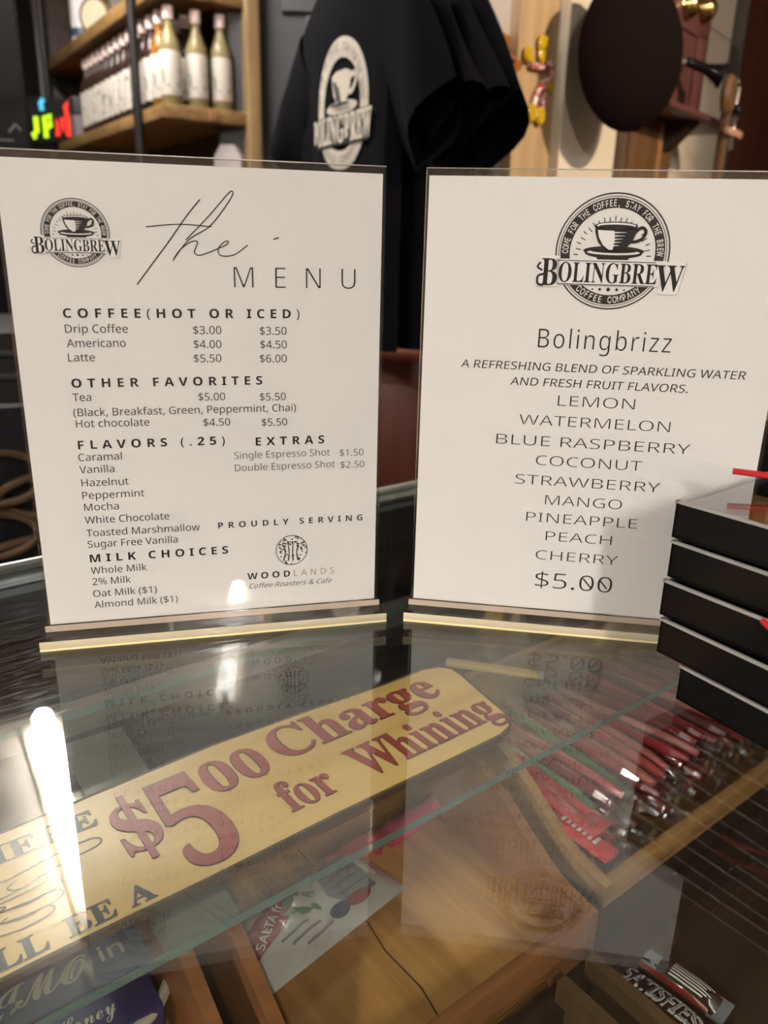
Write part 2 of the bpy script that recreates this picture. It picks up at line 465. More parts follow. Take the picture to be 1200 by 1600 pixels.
# ------------------------------------------------------------------ display case
case = thing('display_case', 'long dark wood display case with a scratched glass top', 'display case', ce(0, 0, -CAM_Z), CA)
def cz(z): return z + CAM_Z          # heights inside the case, measured from the lens height
GT = 0.006
MB().box((-0.70, -0.03, cz(GLASS_Z - GT)), (1.10, 0.638, cz(GLASS_Z))).build('glass_top', M['glass_top'], case, smooth=False)
MB().box((-0.70, 0.6385, cz(GLASS_Z - 0.006)), (1.10, 0.6425, cz(GLASS_Z + 0.002)), 0.0005).build('steel_edge_strip', M['chrome'], case, smooth=False)
MB().box((-0.70, 0.612, cz(GLASS_Z - 0.032)), (1.10, 0.640, cz(GLASS_Z - GT - 0.0005)), 0.001).build('rubber_gasket', M['black_rubber'], case, smooth=False)
MB().box((-0.70, 0.595, cz(GLASS_Z - 0.045)), (1.10, 0.610, cz(GLASS_Z - GT - 0.001)), 0.001).build('back_rail', M['grey_rail'], case, smooth=False)
MB().box((-0.70, 0.60, 0.10), (1.10, 0.625, cz(GLASS_Z - 0.046))).build('back_panel', M['case_dark'], case, smooth=False)
MB().box((-0.70, -0.03, 0.0), (1.10, 0.63, cz(-0.62))).build('plinth', M['case_dark'], case, smooth=False)
MB().box((-0.68, 0.235, cz(-0.62)), (1.08, 0.598, cz(-0.49))).build('riser', M['case_dark'], case, smooth=False)
for x in (-0.70, 1.08):
    MB().box((x, -0.02, cz(-0.62)), (x + 0.02, 0.598, cz(GLASS_Z - GT - 0.0005))).build('end_panel', M['case_dark'], case, smooth=False)
MB().box((-0.68, -0.028, cz(-0.62)), (1.08, -0.022, cz(GLASS_Z - GT - 0.0005))).build('front_pane', M['glass_shelf'], case, smooth=False)

# glass shelf inside the case
SH_Z = -0.350
sh = MB()
sh.box((-0.68, 0.314, cz(SH_Z - 0.006)), (1.08, 0.566, cz(SH_Z)))
bm = sh.bm; bm.faces.ensure_lookup_table(); bm.normal_update()
for f in bm.faces: f.material_index = 0 if abs(f.normal.z) > 0.5 else 1
so = sh.build('glass_shelf', [M['glass_shelf'], M['glass_edge']], None, smooth=False)
so.location = ce(0, 0, -CAM_Z); so.rotation_euler = (0, 0, CA)
tag(so, 'greenish glass shelf inside the case carrying the wooden joke sign', 'shelf')
MB().box((-0.68, 0.567, cz(SH_Z - 0.022)), (1.08, 0.578, cz(SH_Z + 0.003)), 0.001).build('shelf_rail', plain('grey_shelf_rail', S(112, 104, 96), 0.5), case, smooth=False)
MB().box((-0.68, 0.5785, cz(SH_Z - 0.03)), (1.08, 0.592, cz(SH_Z + 0.004)), 0.001).build('rubber_strip', M['black_rubber'], case, smooth=False)

# ------------------------------------------------------------------ menu signs in acrylic holders
PW, PH = 0.2159, 0.2794
def sign_holder(label, o, yaw, z_paper):
    """origin under the lower left paper corner, on the glass; x along the sheet, y away from the reader"""
    t = thing('acrylic_sign_holder', label, 'menu sign', (o[0], o[1], CAM_Z + GLASS_Z), yaw)
    zp = z_paper - GLASS_Z
    a = MB()
    for y0, y1 in ((-0.0026, -0.0006), (0.0006, 0.0026)):
        a.box((-0.0016, y0, 0.0052), (PW + 0.0016, y1, zp + PH + 0.0035), 0.0)
    a.build('acrylic_panel', M['acrylic'], t, smooth=False)
    rim = MB()
    rim.box((-0.0016, -0.0026, zp + PH + 0.0037), (PW + 0.0016, -0.0014, zp + PH + 0.0043))
    rim.build('panel_rim', M['chrome'], t, smooth=False)
    ft = MB().prism([(-0.004, -0.0185), (PW + 0.004, -0.0185), (PW + 0.004, 0.035), (-0.004, 0.035)], 0.0004, 0.005)
    ft.build('foot', M['acrylic'], t, smooth=False)
    ed = MB(); ed.box((-0.0045, -0.0202, 0.0016), (PW + 0.0045, -0.0186, 0.0062), 0.0006)
    fo = ed.build('front_edge', M['acrylic_edge'], t)
    fo['label'] = 'front edge of the foot with caught light painted cream'
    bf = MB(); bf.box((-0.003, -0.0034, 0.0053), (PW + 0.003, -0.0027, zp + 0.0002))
    bf.build('fold_reflection', M['acrylic_tan'], t, smooth=False)  # strip at the sheet's lower fold, painted as the reflected paper
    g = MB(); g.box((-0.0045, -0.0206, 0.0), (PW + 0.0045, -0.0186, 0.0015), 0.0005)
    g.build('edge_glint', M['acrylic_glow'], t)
    p = MB().box((0, -0.0002, zp), (PW, 0.0002, zp + PH)).build('paper_insert', M['paper'], t, smooth=False)
    return t, p, zp
def on_paper(zp):
    """millimetres on the sheet -> holder coordinates, just in front of the sheet"""
    return Matrix.Translation((0, -0.00035, zp)) @ Matrix.Rotation(math.radians(90), 4, 'X') @ Matrix.Scale(0.001, 4)

LEFT_TEXT = [
('COFFEE(HOT OR ICED)',27.1,164.6,194.7,'h'),
('Drip Coffee',27.3,62.4,186.1,'r'),
('$3.00',100.0,116.7,185.2,'r'),
('$3.50',140.0,156.4,184.7,'r'),
('Americano',27.5,60.5,177.8,'r'),
('$4.00',99.9,116.4,176.8,'r'),
('$4.50',140.1,156.4,176.4,'r'),
('Latte',27.4,42.4,169.5,'r'),
('$5.50',99.5,116.0,168.3,'r'),
('$6.00',139.5,156.3,167.8,'r'),
('OTHER FAVORITES',27.8,140.7,154.0,'h'),
('Tea',27.6,38.2,145.8,'r'),
('$5.00',101.0,117.4,144.6,'r'),
('$5.50',138.9,155.3,143.8,'r'),
('(Black, Breakfast, Green, Peppermint, Chai)',27.2,161.7,136.6,'r'),
('Hot chocolate',28.0,70.8,129.7,'r'),
('$4.50',103.3,119.9,128.4,'r'),
('$5.50',139.7,155.9,127.4,'r'),
('FLAVORS (.25)',27.9,116.0,116.2,'h'),
('EXTRAS',135.5,180.0,114.7,'h'),
('Single Espresso Shot',121.6,183.7,106.3,'l'),
('$1.50',190.5,206.4,105.5,'l'),
('Double Espresso Shot',121.7,187.1,98.1,'l'),
('$2.50',191.0,207.0,97.3,'l'),
('Caramal',27.4,52.9,108.7,'r'),
('Vanilla',27.3,47.8,100.9,'r'),
('Hazelnut',27.7,55.7,92.4,'r'),
('Peppermint',27.4,64.6,84.2,'r'),
('Mocha',27.8,48.5,76.4,'r'),
('White Chocolate',27.5,78.9,67.9,'r'),
('Toasted Marshmallow',27.6,97.7,59.2,'r'),
('Sugar Free Vanilla',27.7,83.2,51.6,'r'),
('MILK CHOICES',28.1,115.2,41.6,'h'),
('Whole Milk',28.0,62.5,33.5,'r'),
('2% Milk',28.2,52.0,25.7,'r'),
('Oat Milk ($1)',27.9,67.8,17.2,'r'),
('Almond Milk ($1)',28.0,80.8,9.3,'r'),
('PROUDLY SERVING',109.5,206.4,59.6,'p'),
('WOODLANDS',127.3,186.9,21.7,'w'),
('Coffee Roasters & Cafe',127.9,184.7,14.9,'s'),
('MENU',125.4,199.7,212.5,'m'),
]
RIGHT_TEXT = [
('Bolingbrizz',72.7,153.3,179.9,'b'),
('A REFRESHING BLEND OF SPARKLING WATER',25.1,199.6,165.5,'n'),
('AND FRESH FRUIT FLAVORS.',57.3,166.9,155.7,'n'),
('LEMON',88.3,136.2,143.6,'f'),
('WATERMELON',64.9,159.5,130.2,'f'),
('BLUE RASPBERRY',50.9,173.5,116.5,'f'),
('COCONUT',77.7,145.3,103.6,'f'),
('STRAWBERRY',65.3,158.3,89.9,'f'),
('MANGO',86.0,135.9,76.6,'f'),
('PINEAPPLE',74.5,147.2,64.0,'f'),
('PEACH',88.6,132.2,51.1,'f'),
('CHERRY',83.1,137.6,37.1,'f'),
('$5.00',84.2,136.0,16.3,'d'),
]
def menu_lines(rows, zp, p):
    T = on_paper(zp)
    hb = sansb('H')
    for s, x0, x1, y, k in rows:
        A = MB(); nm = 'menu_item'; mat = M['ink_soft']
        if k == 'h': put_text(A, sansb(s), x0, x1, y, 5.3, F_MATH, 0.0, 'track', T, sample=hb, wide=1.12); nm = 'menu_heading'; mat = M['ink']
        elif k == 'p': put_text(A, sansb(s), x0, x1, y, 4.2, F_MATH, -0.004, 'track', T, sample=hb, wide=1.12); nm = 'menu_heading'; mat = M['ink']
        elif k == 'r': put_text(A, s, x0, x1, y, 4.7, F_MATH, 0.0, 'scale', T)
        elif k == 'l': put_text(A, s, x0, x1, y, 4.6, F_MATH, -0.006, 'scale', T)
        elif k == 'm': put_text(A, s, x0, x1, y, 12.2, F_MATH, -0.012, 'track', T); nm = 'menu_title'; mat = M['ink']
        elif k == 'w':
            put_text(A, sansb('WOOD'), x0, x0 + (x1 - x0) * 0.485, y, 4.6, F_MATH, 0.0, 'track', T, sample=hb, wide=1.1)
            G = MB(); put_text(G, 'LANDS', x0 + (x1 - x0) * 0.53, x1, y, 4.6, F_MATH, 0.0, 'track', T)
            G.build('emblem_name', M['ink_gold'], p, smooth=False); nm = 'emblem_name'; mat = M['ink']
        elif k == 's': put_text(A, s, x0, x1, y, 3.6, F_MATH, -0.004, 'scale', T, shear=0.35); nm = 'emblem_line'
        elif k == 'b': put_text(A, s, x0, x1, y, 11.8, F_MATH, -0.006, 'track', T, wide=0.84); nm = 'menu_title'; mat = M['ink']
        elif k == 'n': put_text(A, s, x0, x1, y, 5.0, F_MATH, 0.0, 'scale', T, shear=0.12); mat = M['ink']
        elif k == 'f': put_text(A, s, x0, x1, y, 6.7, F_MATH, -0.010, 'scale', T); mat = M['ink']
        elif k == 'd':
            put_text(A, s, x0, x1, y, 11.5, F_MATH, -0.008, 'scale', T); mat = M['ink']
            for f0, f1 in ((0.575, 0.775), (0.785, 0.985)):
                xa = x0 + (x1 - x0) * f0; xb = x0 + (x1 - x0) * f1; mxx = (xb - xa)
                A.stroke([(xa + mxx * 0.24, y + 8.9), (xb - mxx * 0.24, y + 2.7)], 1.0, T)
        if '$' in s and k in 'rld' and s[0] == '$': nm = 'price'
        A.build(nm, mat, p, smooth=False)

def coffee_logo(T, ink, paper_mat, ring_text=True, invert=False):
    """round coffee badge, unit ring radius 1, centre 0; returns two MBs (dark, light)"""
    D = MB(); Lg = MB()
    up = Matrix.Translation((0, 0, 0.004)); up2 = Matrix.Translation((0, 0, 0.008)); up3 = Matrix.Translation((0, 0, 0.012))
    D.arc((0, 0), 0.985, 0.025, 0, 2 * math.pi, 64, T)
    D.arc((0, 0), 0.935, 0.012, 0, 2 * math.pi, 64, T)
    D.arc((0, 0), 0.825, 0.165, 0, 2 * math.pi, 64, T)
    arc_text(Lg, 'COME FOR THE COFFEE, STAY FOR THE BREW', (0, 0), 0.825, 0.105, math.radians(183), math.radians(-3), F_SANS, False, 0.012, T @ up, 0.62)
    arc_text(Lg, 'COFFEE COMPANY', (0, 0), 0.825, 0.11, math.radians(228), math.radians(312), F_SANS, True, 0.012, T @ up, 0.7)
    for k in range(21):                                   # rays round the cup
        a = math.radians(4 + 172 * k / 20)
        r0, r1 = (0.56, 0.66) if k % 2 else (0.60, 0.68)
        D.stroke([(r0 * math.cos(a), -0.10 + (r0 + 0.03) * math.sin(a)), (r1 * math.cos(a), -0.10 + (r1 + 0.03) * math.sin(a))], 0.016, T)
    # saucer
    D.disc((0.02, 0.02), 0.53, 0.085, 40, T); D.disc((0.02, -0.02), 0.50, 0.09, 40, T)
    Lg.disc((0.02, -0.005), 0.46, 0.045, 40, T @ up); D.disc((0.02, 0.02), 0.40, 0.035, 40, T @ up2)
    D.poly([(-0.28, -0.08), (0.32, -0.08), (0.27, -0.15), (-0.23, -0.15)], T)
    # cup
    cup = [(-0.34, 0.44), (-0.33, 0.33), (-0.27, 0.17), (-0.16, 0.05), (-0.08, 0.0), (0.12, 0.0), (0.20, 0.05), (0.32, 0.17), (0.38, 0.33), (0.39, 0.44)]
    D.poly(cup, T @ up2)
    D.disc((0.025, 0.44), 0.37, 0.075, 40, T @ up2)
    Lg.disc((0.025, 0.445), 0.335, 0.052, 40, T @ up3)
    D.disc((0.025, 0.43), 0.31, 0.035, 40, T @ Matrix.Translation((0, 0, 0.016)))
    Lg.poly([(-0.29, 0.37), (-0.26, 0.25), (-0.18, 0.12), (-0.07, 0.04), (0.0, 0.04), (0.02, 0.2), (0.0, 0.36), (-0.15, 0.365)], T @ up3)
    for k in range(5):
        y = 0.33 - k * 0.055
        Lg.stroke([(0.0, y), (0.22 - k * 0.03, y + 0.005)], [0.024, 0.004], T @ up3)
    D.stroke(spline([(0.36, 0.36), (0.47, 0.42), (0.54, 0.36), (0.50, 0.25), (0.40, 0.19), (0.31, 0.18)], 5), 0.055, T @ up2)
    # banner
    B1 = Matrix.Translation((0, 0, 0.018)); B2 = Matrix.Translation((0, 0, 0.022))
    Lg.poly([(-0.97, -0.13), (0.97, -0.13), (0.93, -0.58), (-0.93, -0.58)], T @ B1)
    D.stroke([(-0.94, -0.16), (0.78, -0.16)], 0.014, T @ B2); D.stroke([(-0.92, -0.565), (0.78, -0.565)], 0.014, T @ B2)
    Lg.poly([(-1.28, -0.08), (-0.9, -0.08), (-0.9, -0.62), (-1.28, -0.62)], T @ B1)
    Lg.poly([(0.84, -0.15), (1.30, -0.15), (1.2, -0.7), (0.88, -0.7)], T @ B1)
    bs = serif('H')
    put_text(D, serif('OLINGBRE'), -0.91, 0.82, -0.53, 0.34, F_MATH, 0.0, 'scale', T @ B2, sample=bs)
    put_text(D, serif('B'), -1.22, -0.93, -0.60, 0.47, F_MATH, 0.0, 'scale', T @ B2, sample=bs)
    D.stroke(spline([(-1.24, -0.20), (-1.29, -0.28), (-1.2, -0.34)], 4), 0.035, T @ B2)
    D.stroke(spline([(-1.16, -0.40), (-1.27, -0.44), (-1.27, -0.57), (-1.17, -0.60)], 4), 0.04, T @ B2)
    put_text(D, serif('W'), 0.80, 1.28, -0.64, 0.44, F_MATH, 0.0, 'scale', T @ B2, sample=bs)
    for x, r in ((-0.28, 0.02), (-0.15, 0.032), (0.0, 0.042), (0.15, 0.032), (0.28, 0.02)):
        D.poly([(x - r, -0.645), (x, -0.645 - r), (x + r, -0.645), (x, -0.645 + r)], T)
    return D, Lg

ly = 0.2459
holder_l, paper_l, zpl = sign_holder('acrylic holder on the left with the white coffee menu and prices', (-0.2150, 0.4652), ly, -0.2394)
menu_lines(LEFT_TEXT, zpl, paper_l)
T = on_paper(zpl)
sc = MB()
sc.stroke(spline([(107.7, 261.4), (99.5, 252.0), (88.7, 237.7), (77.5, 223.8), (69.5, 213.7)], 6), 0.7, T)
sc.stroke(spline([(76.6, 245.7), (95.0, 247.6), (113.6, 246.7)], 6), 0.6, T)
sc.stroke(spline([(98.5, 239.0), (112.5, 252.8), (123.4, 264.7), (126.3, 266.4), (125.9, 263.7), (120.7, 256.3), (112.2, 246.7), (101.5, 240.2), (95.4, 233.9), (90.6, 227.4), (94.8, 233.4), (101.3, 238.0), (105.1, 238.3), (104.1, 235.2), (103.1, 232.2), (105.6, 230.7), (110.3, 232.0), (117.5, 235.0), (122.0, 237.1), (122.9, 238.9), (120.6, 238.4), (117.1, 235.0), (117.3, 231.5), (120.8, 230.5), (126.8, 231.7), (134.1, 237.0)], 5), 0.62, T)
sc.stroke([(149.5, 240.6), (152.8, 241.7)], 0.7, T)
sc.build('handwritten_heading', M['ink'], paper_l, smooth=False)
TL = T @ Matrix.Translation((38.2, 241.4, 0)) @ Matrix.Scale(18.5, 4)
D, Lg = coffee_logo(TL, None, None)
D.build('coffee_cup_badge', M['ink'], paper_l, smooth=False); Lg.build('badge_highlights', M['paper'], paper_l, smooth=False)
wl = MB(); rnd = random.Random(3)                          # round woodland emblem
cx, cy, R_ = 157.6, 41.0, 10.6
wl.arc((cx, cy), R_, 0.5, 0, 2 * math.pi, 48, T)
for k in range(130):
    a = rnd.uniform(0, 2 * math.pi); r = R_ * math.sqrt(rnd.uniform(0.12, 0.96)); x = cx + r * math.cos(a); y = cy + r * math.sin(a)
    if y < cy - 1 and rnd.random() < 0.55: continue
    wl.disc((x, y), rnd.uniform(0.35, 0.95), rnd.uniform(0.3, 0.8), 7, T, rnd.uniform(0, 3), rnd.uniform(0, 3) + 6.28)
for dx in (-5.5, -2.2, 0.8, 4.2):
    wl.stroke(spline([(cx + dx * 1.05, cy - 7.5), (cx + dx * 0.8, cy - 2), (cx + dx * 1.1, cy + 5)], 4), [0.9] * 4 + [0.7] * 5, T)
wl.build('woodland_emblem', M['ink_soft'], paper_l, smooth=False)

holder_r, paper_r, zpr = sign_holder('acrylic holder on the right with the white sparkling drinks menu', (0.0225, 0.5202), -0.1449, -0.2394)
menu_lines(RIGHT_TEXT, zpr, paper_r)
T = on_paper(zpr)
D, Lg = coffee_logo(T @ Matrix.Translation((112.0, 238.0, 0)) @ Matrix.Scale(33.6, 4), None, None)
D.build('coffee_cup_badge', M['ink'], paper_r, smooth=False); Lg.build('badge_highlights', M['paper'], paper_r, smooth=False)

# ------------------------------------------------------------------ wooden joke sign on the glass shelf
BZ = SH_Z
bx0, by0 = 0.2, 0.39
board = thing('wooden_joke_sign', 'long pine plaque about whining lettered in red and black under the glass', 'wooden sign', ce(bx0, by0, BZ), CA)
out = [(-120, 341), (-20, 340), (60, 342), (150, 341), (240, 342), (330, 341), (388, 341), (402, 345), (411, 358), (417, 390), (423, 420), (424, 434), (417, 443), (402, 448), (360, 448), (290, 452), (209, 455), (140, 452), (66, 449), (-40, 452), (-120, 450)]
BT = 0.0065
bm_ = MB().prism([((x - 200) / 1000, (y - 390) / 1000) for x, y in out], 0.0002, BT, mi=0, side_mi=1)
bo = bm_.build('plaque', [M['sign_wood'], M['sign_edge']], board, smooth=False)
eo = MB().stroke([((x - 200) / 1000, (y - 390) / 1000) for x, y in out], 0.0024, Matrix.Translation((0, 0, BT + 0.0001)), closed=True)
eo.build('dark_border', M['sign_edge'], board, smooth=False)
TB = Matrix.Translation((-0.2, -0.39, BT + 0.0003)) @ Matrix.Scale(0.001, 4)
TB2 = Matrix.Translation((-0.2, -0.39, BT + 0.0006)) @ Matrix.Scale(0.001, 4)
ms = serif('H')
for nm, mat, TT, grow in (('red_outline', M['sign_red_line'], TB, 0.010), ('red_lettering', M['sign_red'], TB2, 0.0)):
    r = MB()
    g = grow * 30
    put_text(r, serif('S'), 122 - g, 146 + g, 384, 44, F_MATH, grow * 0.8, 'scale', TT, sample=ms)
    r.poly([(131.5 - g, 374 - g), (135.5 + g, 374 - g), (137.5 + g, 439 + g), (133.5 - g, 439 + g)], TT @ Matrix.Translation((0, 0, 0.12)))
    put_text(r, serif('5'), 147 - g, 183 + g, 350, 88, F_MATH, grow * 0.5, 'scale', TT, sample=serif('5'))
    put_text(r, serif('00'), 186, 232, 404, 34, F_MATH, grow, 'scale', TT, sample=serif('0'))
    put_text(r, serif('Charge'), 241, 392, 409, 36, F_MATH, grow, 'scale', TT, sample=ms)
    put_text(r, serif('for'), 218, 257, 360, 30, F_MATH, grow, 'scale', TT, sample=ms)
    put_text(r, serif('Whining'), 278, 409, 359, 33, F_MATH, grow, 'scale', TT, sample=ms)
    r.build(nm, mat, board, smooth=False)
bk = MB()
put_text(bk, serif('THERE'), 30, 117, 422, 16, F_MATH, 0.01, 'scale', TB, sample=ms)
put_text(bk, serif('WILL'), 12, 66, 346, 14, F_MATH, 0.012, 'scale', TB, sample=ms)
put_text(bk, serif('BE'), 75, 101, 346, 14, F_MATH, 0.012, 'scale', TB, sample=ms)
put_text(bk, serif('A'), 108, 123, 346, 14, F_MATH, 0.012, 'scale', TB, sample=ms)
bk.build('black_lettering', M['sign_black'], board, smooth=False)
hd = MB()                                                   # pointing hand drawing
for pts in ([(20, 400), (45, 408), (62, 407), (80, 410), (100, 412), (111, 412), (115, 408), (111, 404), (96, 402), (78, 399)],
            [(78, 399), (66, 396), (60, 400), (66, 404)], [(66, 396), (50, 394), (30, 396)],
            [(30, 394), (50, 391), (70, 392), (82, 393), (86, 389), (82, 385), (68, 384), (52, 385)],
            [(52, 385), (66, 383), (80, 384), (84, 380), (80, 376), (66, 375), (50, 377)],
            [(50, 377), (62, 374), (74, 375), (77, 371), (72, 368), (58, 367), (44, 370)],
            [(52, 391), (46, 388), (50, 385), (56, 387), (52, 389)], [(50, 383), (45, 380), (49, 377), (55, 379)], [(48, 375), (44, 372), (47, 369)],
            [(44, 386), (41, 378), (44, 370), (36, 362), (20, 360)], [(82, 410), (82, 405)], [(92, 411), (93, 406)]):
    hd.stroke(spline([(x - 2, y) for x, y in pts], 5), 0.9, TB)
hd.build('pointing_hand_drawing', M['sign_black'], board, smooth=False)

# ------------------------------------------------------------------ wooden candy trays
def candy_tray(label, a0, a1, b0, b1, zl, mats, hback=0.075, floor_off=0.026, rail=False, H0=0.04, low_back=False):
    """zl = height of the front lip top (from the lens); curved sides rise towards the back"""
    t = thing('candy_tray', label, 'tray', ce(a0, b0, zl - H0), CA)
    L = a1 - a0; Dp = b1 - b0; fl = H0 - floor_off
    MB().box((0, 0.0, fl - 0.006), (L, Dp, fl)).build('tray_bottom', mats[0], t, smooth=False)
    MB().box((0.0, -0.0, 0.0), (L, 0.009, H0), 0.0012).build('front_lip', mats[1], t)
    MB().box((0, Dp - 0.008, 0), (L, Dp, H0 + (0.0 if low_back else hback))).build('back_board', mats[1], t, smooth=False)
    prof = [(0, 0), (Dp, 0), (Dp, H0 + hback)]
    curve = spline([(Dp, H0 + hback, 0), (Dp * 0.72, H0 + hback * 0.93, 0), (Dp * 0.50, H0 + hback * 0.72, 0), (Dp * 0.30, H0 + hback * 0.34, 0), (Dp * 0.16, H0 + hback * 0.10, 0), (0, H0, 0)], 5)
    prof += [(p.x, p.y) for p in curve[1:]]
    R = Matrix(((0, 0, 1, 0), (1, 0, 0, 0), (0, 1, 0, 0), (0, 0, 0, 1)))
    for x in (0, L - 0.009):
        MB().prism(prof, x, x + 0.009, R).build('curved_side', mats[1], t, smooth=False)
    if rail:
        MB().box((L * 0.45, -0.003, 0.006), (L * 0.78, -0.0005, 0.012), 0.001).build('label_rail', M['brass'], t)
    if rail:
        MB().stroke([(L * 0.47, Dp * 0.95), (L * 0.475, Dp * 0.5), (L * 0.455, Dp * 0.38), (L * 0.46, Dp * 0.2), (L * 0.43, 0.01)], 0.0011, Matrix.Translation((0, 0, fl + 0.0002))).build('plank_seam', M['sign_edge'], t, smooth=False)
    return t
TM = (M['tray_floor'], M['tray_wood'])
tray_mid = candy_tray('honey brown wooden tray in the middle holding the white snack packet', 0.165, 0.402, 0.25, 0.46, -0.445, TM, 0.07, 0.022, True)
tray_red = candy_tray('paler wooden tray full of red wrapped candy sticks at right', 0.424, 0.80, 0.26, 0.46, -0.445, (M['tray_light'], M['tray_light']), 0.07, 0.013, False, 0.016)
MB().box((0.424, 0.262, cz(-0.4895)), (0.80, 0.597, cz(-0.4612))).build('riser_step', M['case_dark'], case, smooth=False)
tray_left = candy_tray('brown wooden tray at left holding the purple honey candy boxes', -0.10, 0.142, 0.25, 0.46, -0.445, TM, 0.07, 0.03)
tray_bar = candy_tray('low front wooden tray holding the brown candy bars', 0.385, 0.80, 0.07, 0.244, -0.492, (M['case_dark'], M['tray_dark']), 0.02, 0.028, low_back=True)
tray_emp = candy_tray('empty low front wooden tray beside the candy bars', 0.13, 0.363, 0.07, 0.244, -0.492, (M['case_dark'], M['tray_dark']), 0.02, 0.028, low_back=True)

# foil material with coloured print driven by object position
def foil(name, c1, c2, scale=30, thr=0.5, rough=0.22, metal=0.0, coat=0.6):
    m, t, out = nt(name); p = pbsdf(t, Roughness=rough, Metallic=metal); p.inputs['Coat Weight'].default_value = coat
    tc = t.nodes.new('ShaderNodeTexCoord'); nz = t.nodes.new('ShaderNodeTexNoise'); nz.inputs['Scale'].default_value = scale; nz.inputs['Detail'].default_value = 3
    t.links.new(tc.outputs['Object'], nz.inputs['Vector'])
    cr = t.nodes.new('ShaderNodeValToRGB'); cr.color_ramp.elements[0].position = thr - 0.03; cr.color_ramp.elements[1].position = thr + 0.03
    cr.color_ramp.elements[0].color = rgb(c1); cr.color_ramp.elements[1].color = rgb(c2)
    t.links.new(nz.outputs['Fac'], cr.inputs[0]); t.links.new(cr.outputs[0], p.inputs['Base Color'])
    b = t.nodes.new('ShaderNodeBump'); b.inputs['Strength'].default_value = 0.7; b.inputs['Distance'].default_value = 0.003
    n2 = t.nodes.new('ShaderNodeTexNoise'); n2.inputs['Scale'].default_value = 45; t.links.new(tc.outputs['Object'], n2.inputs['Vector'])
    t.links.new(n2.outputs['Fac'], b.inputs['Height']); t.links.new(b.outputs[0], p.inputs['Normal'])
    t.links.new(p.outputs[0], out.inputs[0]); return m
M['foil_white'] = foil('white_snack_film', S(205, 200, 190), S(190, 186, 178), 20)
M['foil_red'] = foil('red_candy_film', S(170, 34, 44), S(196, 60, 66), 50)
M['film_red'] = plain('red_print', S(150, 30, 36), 0.35, coat=0.5)
M['film_grey'] = plain('grey_cup_print', S(128, 124, 128), 0.35, coat=0.5, var=0.2, scale=90)
M['film_green'] = plain('green_leaf_print', S(70, 112, 62), 0.35, coat=0.5, var=0.3, scale=200)
M['film_blue'] = plain('blue_fruit_print', S(62, 58, 88), 0.35, coat=0.5)
M['film_text'] = plain('white_print', S(220, 214, 206), 0.4)
M['brown_film'] = foil('chocolate_brown_film', S(48, 28, 22), S(62, 36, 28), 30)

def pillow(L, W, H, nx=28, ny=14, crimp=0.012, wob=0.0015, seed=0):
    """pillow bag lying in xy, returns MB and a height function"""
    rnd = Vector((seed * 3.1, seed * 1.7, 0))
    def h(x, y):
        u = min(1, abs(x) / (L / 2)); v = min(1, abs(y) / (W / 2))
        ex = max(0.0, 1 - max(0.0, (u - (1 - 2 * crimp / L)) / max(1e-6, 2 * crimp / L))) if u > 1 - 2 * crimp / L else 1
        prof = (1 - u ** 4) ** 0.7 * (1 - v ** 2.6) ** 0.6
        return H / 2 * prof * (0.25 + 0.75 * min(1, ex)) + wob * noise.noise(Vector((x * 60, y * 60, 0)) + rnd) * (0.3 + prof)
    mb = MB(); bm = mb.bm
    for sgn in (1, -1):
        g = [[bm.verts.new((-L / 2 + L * i / nx, -W / 2 + W * j / ny, (H / 2 + sgn * h(-L / 2 + L * i / nx, -W / 2 + W * j / ny)) if 0 < i < nx and 0 < j < ny else H / 2)) for j in range(ny + 1)] for i in range(nx + 1)]
        for i in range(nx):
            for j in range(ny):
                q = (g[i][j], g[i + 1][j], g[i + 1][j + 1], g[i][j + 1])
                bm.faces.new(q if sgn > 0 else q[::-1])
    bmesh.ops.remove_doubles(bm, verts=bm.verts, dist=1e-6)
    return mb, (lambda x, y: H / 2 + h(x, y))
def on_surface(mb, hf, lift=0.0006, cuts=0.006):
    """drape a flat mesh over a height function"""
    bm = mb.bm
    for axis in (Vector((1, 0, 0)), Vector((0, 1, 0))):
        c = [v.co.dot(axis) for v in bm.verts]
        lo, hi = min(c), max(c); k = lo + cuts
        while k < hi:
            bmesh.ops.bisect_plane(bm, geom=list(bm.verts) + list(bm.edges) + list(bm.faces), plane_co=axis * k, plane_no=axis)
            k += cuts
    for v in bm.verts: v.co.z += hf(v.co.x, v.co.y) + lift
    return mb

# white snack packet
pk = thing('snack_packet', 'white snack packet with red band and grey cup picture in the middle tray', 'snack', ce(0.244, 0.377, -0.466), CA + math.radians(8), None, None)
pk.scale = (0.82, 0.82, 1.0)
mb, hf = pillow(0.158, 0.074, 0.022, seed=2)
mb.build('bag', M['foil_white'], pk)
g = MB().poly([(-0.070, -0.012), (-0.058, 0.016), (-0.01, 0.034), (0.0, 0.030), (-0.020, 0.004), (-0.042, -0.006)]); on_surface(g, hf, 0.0006).build('red_band', M['film_red'], pk, smooth=False)
g = MB().poly([(0.012, -0.004), (0.024, 0.028), (0.058, 0.026), (0.056, -0.022), (0.022, -0.022)]); on_surface(g, hf, 0.0007).build('cup_picture', M['film_grey'], pk, smooth=False)
g = MB().disc((0.064, 0.002), 0.006, 0.014, 20); on_surface(g, hf, 0.0009).build('saucer_picture', M['film_text'], pk, smooth=False)
g = MB()
